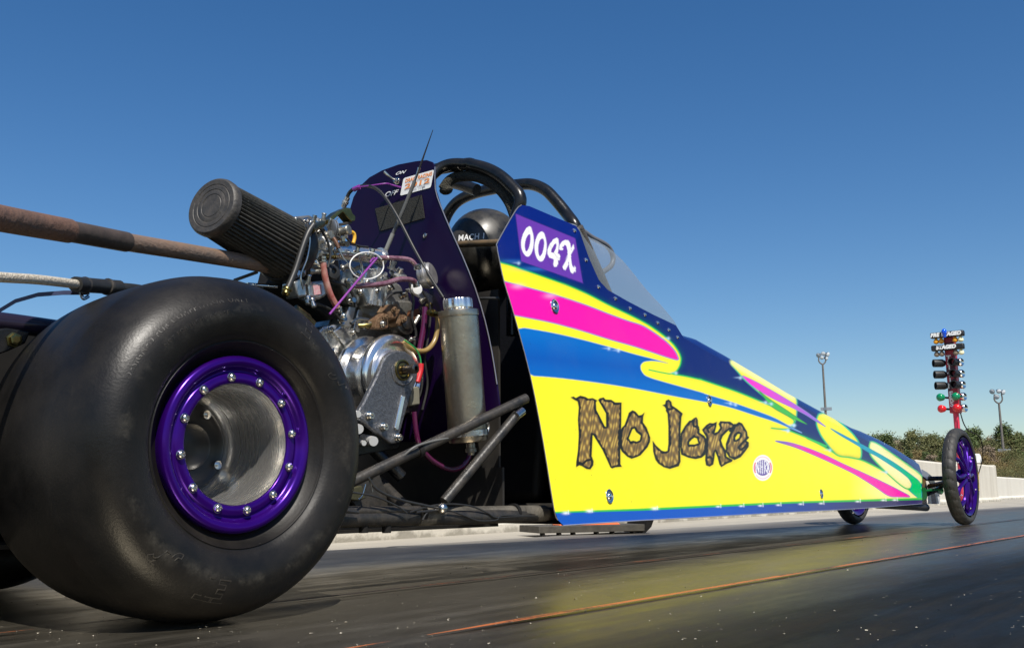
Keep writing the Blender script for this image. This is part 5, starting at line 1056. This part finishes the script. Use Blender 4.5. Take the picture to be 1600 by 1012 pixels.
# exhaust and plumbing behind the slick
ex = [at(-60,323,Y=1.16), at(0,336.5,Y=1.2), at(103,359,Y=1.265), at(200,380,Y=1.315), at(300,389,Y=1.36), at(420,412,Y=1.42), at(470,424,Y=1.5)]
ex = [at(-60,327,Y=1.16), at(0,341,Y=1.2), at(100,359.5,Y=1.262), at(197,378,Y=1.31), at(300,395,Y=1.36), at(420,416,Y=1.42), at(470,430,Y=1.5)]
exh = tube('exhaust_pipe', ex[2:], .0135, exhaust_mat, n=28); tube('exhaust_sleeve', ex[:3]+[ex[2].lerp(ex[3], .02)], .0165, exhaust_mat2, exh, n=28)
tube('exhaust_collar', [ex[2].lerp(ex[3], .0), ex[2].lerp(ex[3], .5), ex[3]], .0148, mat('grey_brown_collar', (.10,.072,.055), .55, .4, var=.7, vscale=20, col2=(.06,.045,.035), bump=.2), exh, n=28)
bh = tube('braided_hose', [at(-50,428,Y=1.12), at(0,433,Y=1.145), at(60,437,Y=1.19), at(128,445,Y=1.262)], .0062, mat('braided_steel', (.62,.56,.45), .45, .0, var=.6, vscale=330, col2=(.34,.29,.22), bump=.5, bscale=420), n=16)
tube('hose_coupling', [at(118,444,Y=1.25), at(150,446.5,Y=1.28), at(186,449,Y=1.30)], .0105, black_plastic, bh, n=16)
for x, y in ((132,446),(168,448)):
    mb = MB(); mb.lathe(at(x, y, Y=1.266 if x < 150 else 1.29), (1,.4,-.02), [(-.003,.0105),(-.002,.0122),(.002,.0122),(.003,.0105)], 18); part('hose_clamp', mb, dirty_tube, bh)
tube('coupling_tail', [at(180,448.5,Y=1.299), at(225,454,Y=1.31), at(270,470,Y=1.32)], .0075, black_plastic, bh, n=12)
mb = MB(); pts = [(-30,500),(0,485),(25,470),(60,460),(100,457),(140,457)]; top = [at(x, y-3.2, Y=1.27) for x, y in pts]; bot = [at(x, y+3.2, Y=1.27) for x, y in pts]
mb.add(top+bot, [(i, i+1, len(pts)+i+1, len(pts)+i) for i in range(len(pts)-1)]); mb.add([p+Vector((0,.003,0)) for p in top+bot], [(i, i+1, len(pts)+i+1, len(pts)+i) for i in range(len(pts)-1)]); part('blue_strap', mb, mat('blue_grey_strap', (.05,.06,.12), .4), dragster)
mb = MB(); mb.tube([at(128,463,Y=1.268), at(124,452,Y=1.272), at(130,466,Y=1.268), at(138,463,Y=1.27)], .0025, 8); part('strap_hook', mb, steel, dragster)
tube('rear_crossbar', [at(-80,497,Y=1.33), at(0,503,Y=1.33), at(140,522,Y=1.33)], .0135, mat('dark_violet_tube', (.014,.01,.022), .3, coat=.2), n=18)
mb = MB(); mb.prism([at(x, y, Y=1.315) for x, y in ((-20,515),(12,512),(48,518),(40,536),(14,548),(-20,560))], (0,.012,0)); bk = part('bar_bracket', mb, black_tube, dragster, bevel=.002)
mb = MB(); mb.lathe(at(21,531,Y=1.315), (0,-1,0), [(0,.0105),(.002,.0105),(.0022,.008),(.009,.008),(.0095,.005),(.0095,.001)], 6); part('bolt', mb, brass, bk, smooth=False)
mb = MB(); mb.lathe(at(345,492,Y=1.5), (0,1,0), [(-.02,.03),(-.018,.064),(.0,.066),(.02,.066),(.022,.03)], 40); part('flywheel_cover', mb, mat('olive_beige_cover', (.17,.15,.09), .4, .3, var=.4), dragster)
tube('chrome_bar', [at(386,444.5,Y=1.42), at(432,448,Y=1.42)], .004, chrome, n=10)
tube('grey_rod', [at(366,438,Y=1.44), at(402,425,Y=1.43)], .003, grey_sleeve, n=8)
mb = MB(); mb.box((1.30,1.72,.33), (.4,.16,.42)); part('added_light_block', mb, black_flat, dragster, bevel=.01)  # black masses added behind the engine to block light, here and below
mb = MB(); mb.box((1.13,1.60,.36), (.2,.14,.2)); part('added_light_block', mb, black_flat, dragster, bevel=.01)
mb = MB(); mb.prism([at(x, y, Y=1.47) for x, y in ((440,440),(470,470),(520,500),(545,470),(530,430),(500,400),(450,400))], (0,.08,0)); part('added_light_block', mb, black_flat, dragster, bevel=.004)

# ------------------------------------------------------------------ helmet resting in the cockpit
hc = at(760,392,X=1.78); hc = Vector((1.78, hc.y, hc.z)); hr = 58*((hc-Vector(CAM)).dot(Vector(_f)))/F_PX
hz = (at(757,324,X=1.76).z-hc.z)
hel = thing('helmet', hc-Vector((0,0,hz)), 'scuffed black helmet lettered MACH 1 resting in the cockpit under the roll hoop', 'helmet')
HS = Vector((1.15*hr, hr*1.02, hz)); mb = MB(); mb.sphere(hc, 1, 48, sq=(HS.x, HS.y, HS.z)); part('shell', mb, helmet_mat, hel)
vs, fs = text_mesh('MACH 1', 1, .1, 0, 1.05, .02); x0, x1, y0, y1 = (f(getattr(v, k) for v in vs) for k, f in (('x', min), ('x', max), ('y', min), ('y', max)))
out = []
for v in vs:
    u = (v.x-x0)/(x1-x0); w = (v.y-y0)/(y1-y0); d = Vector(ray(716+41*u, 376.5-3.5*u-9.5*w)); o = Vector(CAM)-hc
    D = Vector((d.x/HS.x, d.y/HS.y, d.z/HS.z)); O = Vector((o.x/HS.x, o.y/HS.y, o.z/HS.z)); A_, B_, C_ = D.dot(D), 2*O.dot(D), O.dot(O)-1.012
    out.append(Vector(CAM)+d*((-B_-math.sqrt(max(0, B_*B_-4*A_*C_)))/(2*A_)))
mb = MB(); mb.add(out, fs); part('lettering', mb, white_paint, hel, smooth=False)
# ------------------------------------------------------------------ camera, sun and sky
cam = bpy.data.cameras.new('camera'); co = bpy.data.objects.new('camera', cam); COL.objects.link(co)
M = Matrix((( _r[0], _u[0], -_f[0]), (_r[1], _u[1], -_f[1]), (_r[2], _u[2], -_f[2]))); co.matrix_world = Matrix.Translation(Vector(CAM)) @ M.to_4x4()
cam.sensor_width = 36; cam.sensor_fit = 'HORIZONTAL'; cam.lens = F_PX/1600*36; cam.clip_start = .02; cam.clip_end = 3000; SC.camera = co
SUN = Vector((-.42, -.62, 1.)).normalized()
sl = bpy.data.lights.new('sun', 'SUN'); sl.energy = 5.; sl.angle = math.radians(.53); sl.color = (1, .95, .87); so = bpy.data.objects.new('sun', sl); COL.objects.link(so)
so.rotation_euler = (-SUN).to_track_quat('-Z', 'Y').to_euler(); so.location = (-4, -6, 10)
w = bpy.data.worlds.new('World'); SC.world = w; w.use_nodes = True; N = w.node_tree.nodes; L = w.node_tree.links
sk = N.new('ShaderNodeTexSky'); sk.sky_type = 'NISHITA'; sk.sun_disc = False; sk.sun_elevation = math.asin(SUN.z); sk.sun_rotation = math.atan2(SUN.x, SUN.y); sk.altitude = 60; sk.air_density = 1.0; sk.dust_density = .5; sk.ozone_density = 2.
hs = N.new('ShaderNodeHueSaturation'); hs.inputs['Saturation'].default_value = 1.33; hs.inputs['Hue'].default_value = .504; L.new(sk.outputs[0], hs.inputs['Color']); L.new(hs.outputs[0], N['Background'].inputs[0]); N['Background'].inputs[1].default_value = .086
SC.view_settings.view_transform = 'Standard'; SC.view_settings.look = 'None'; SC.view_settings.exposure = .35; SC.view_settings.gamma = 1
SC.cycles.max_bounces = 8; SC.cycles.transparent_max_bounces = 12
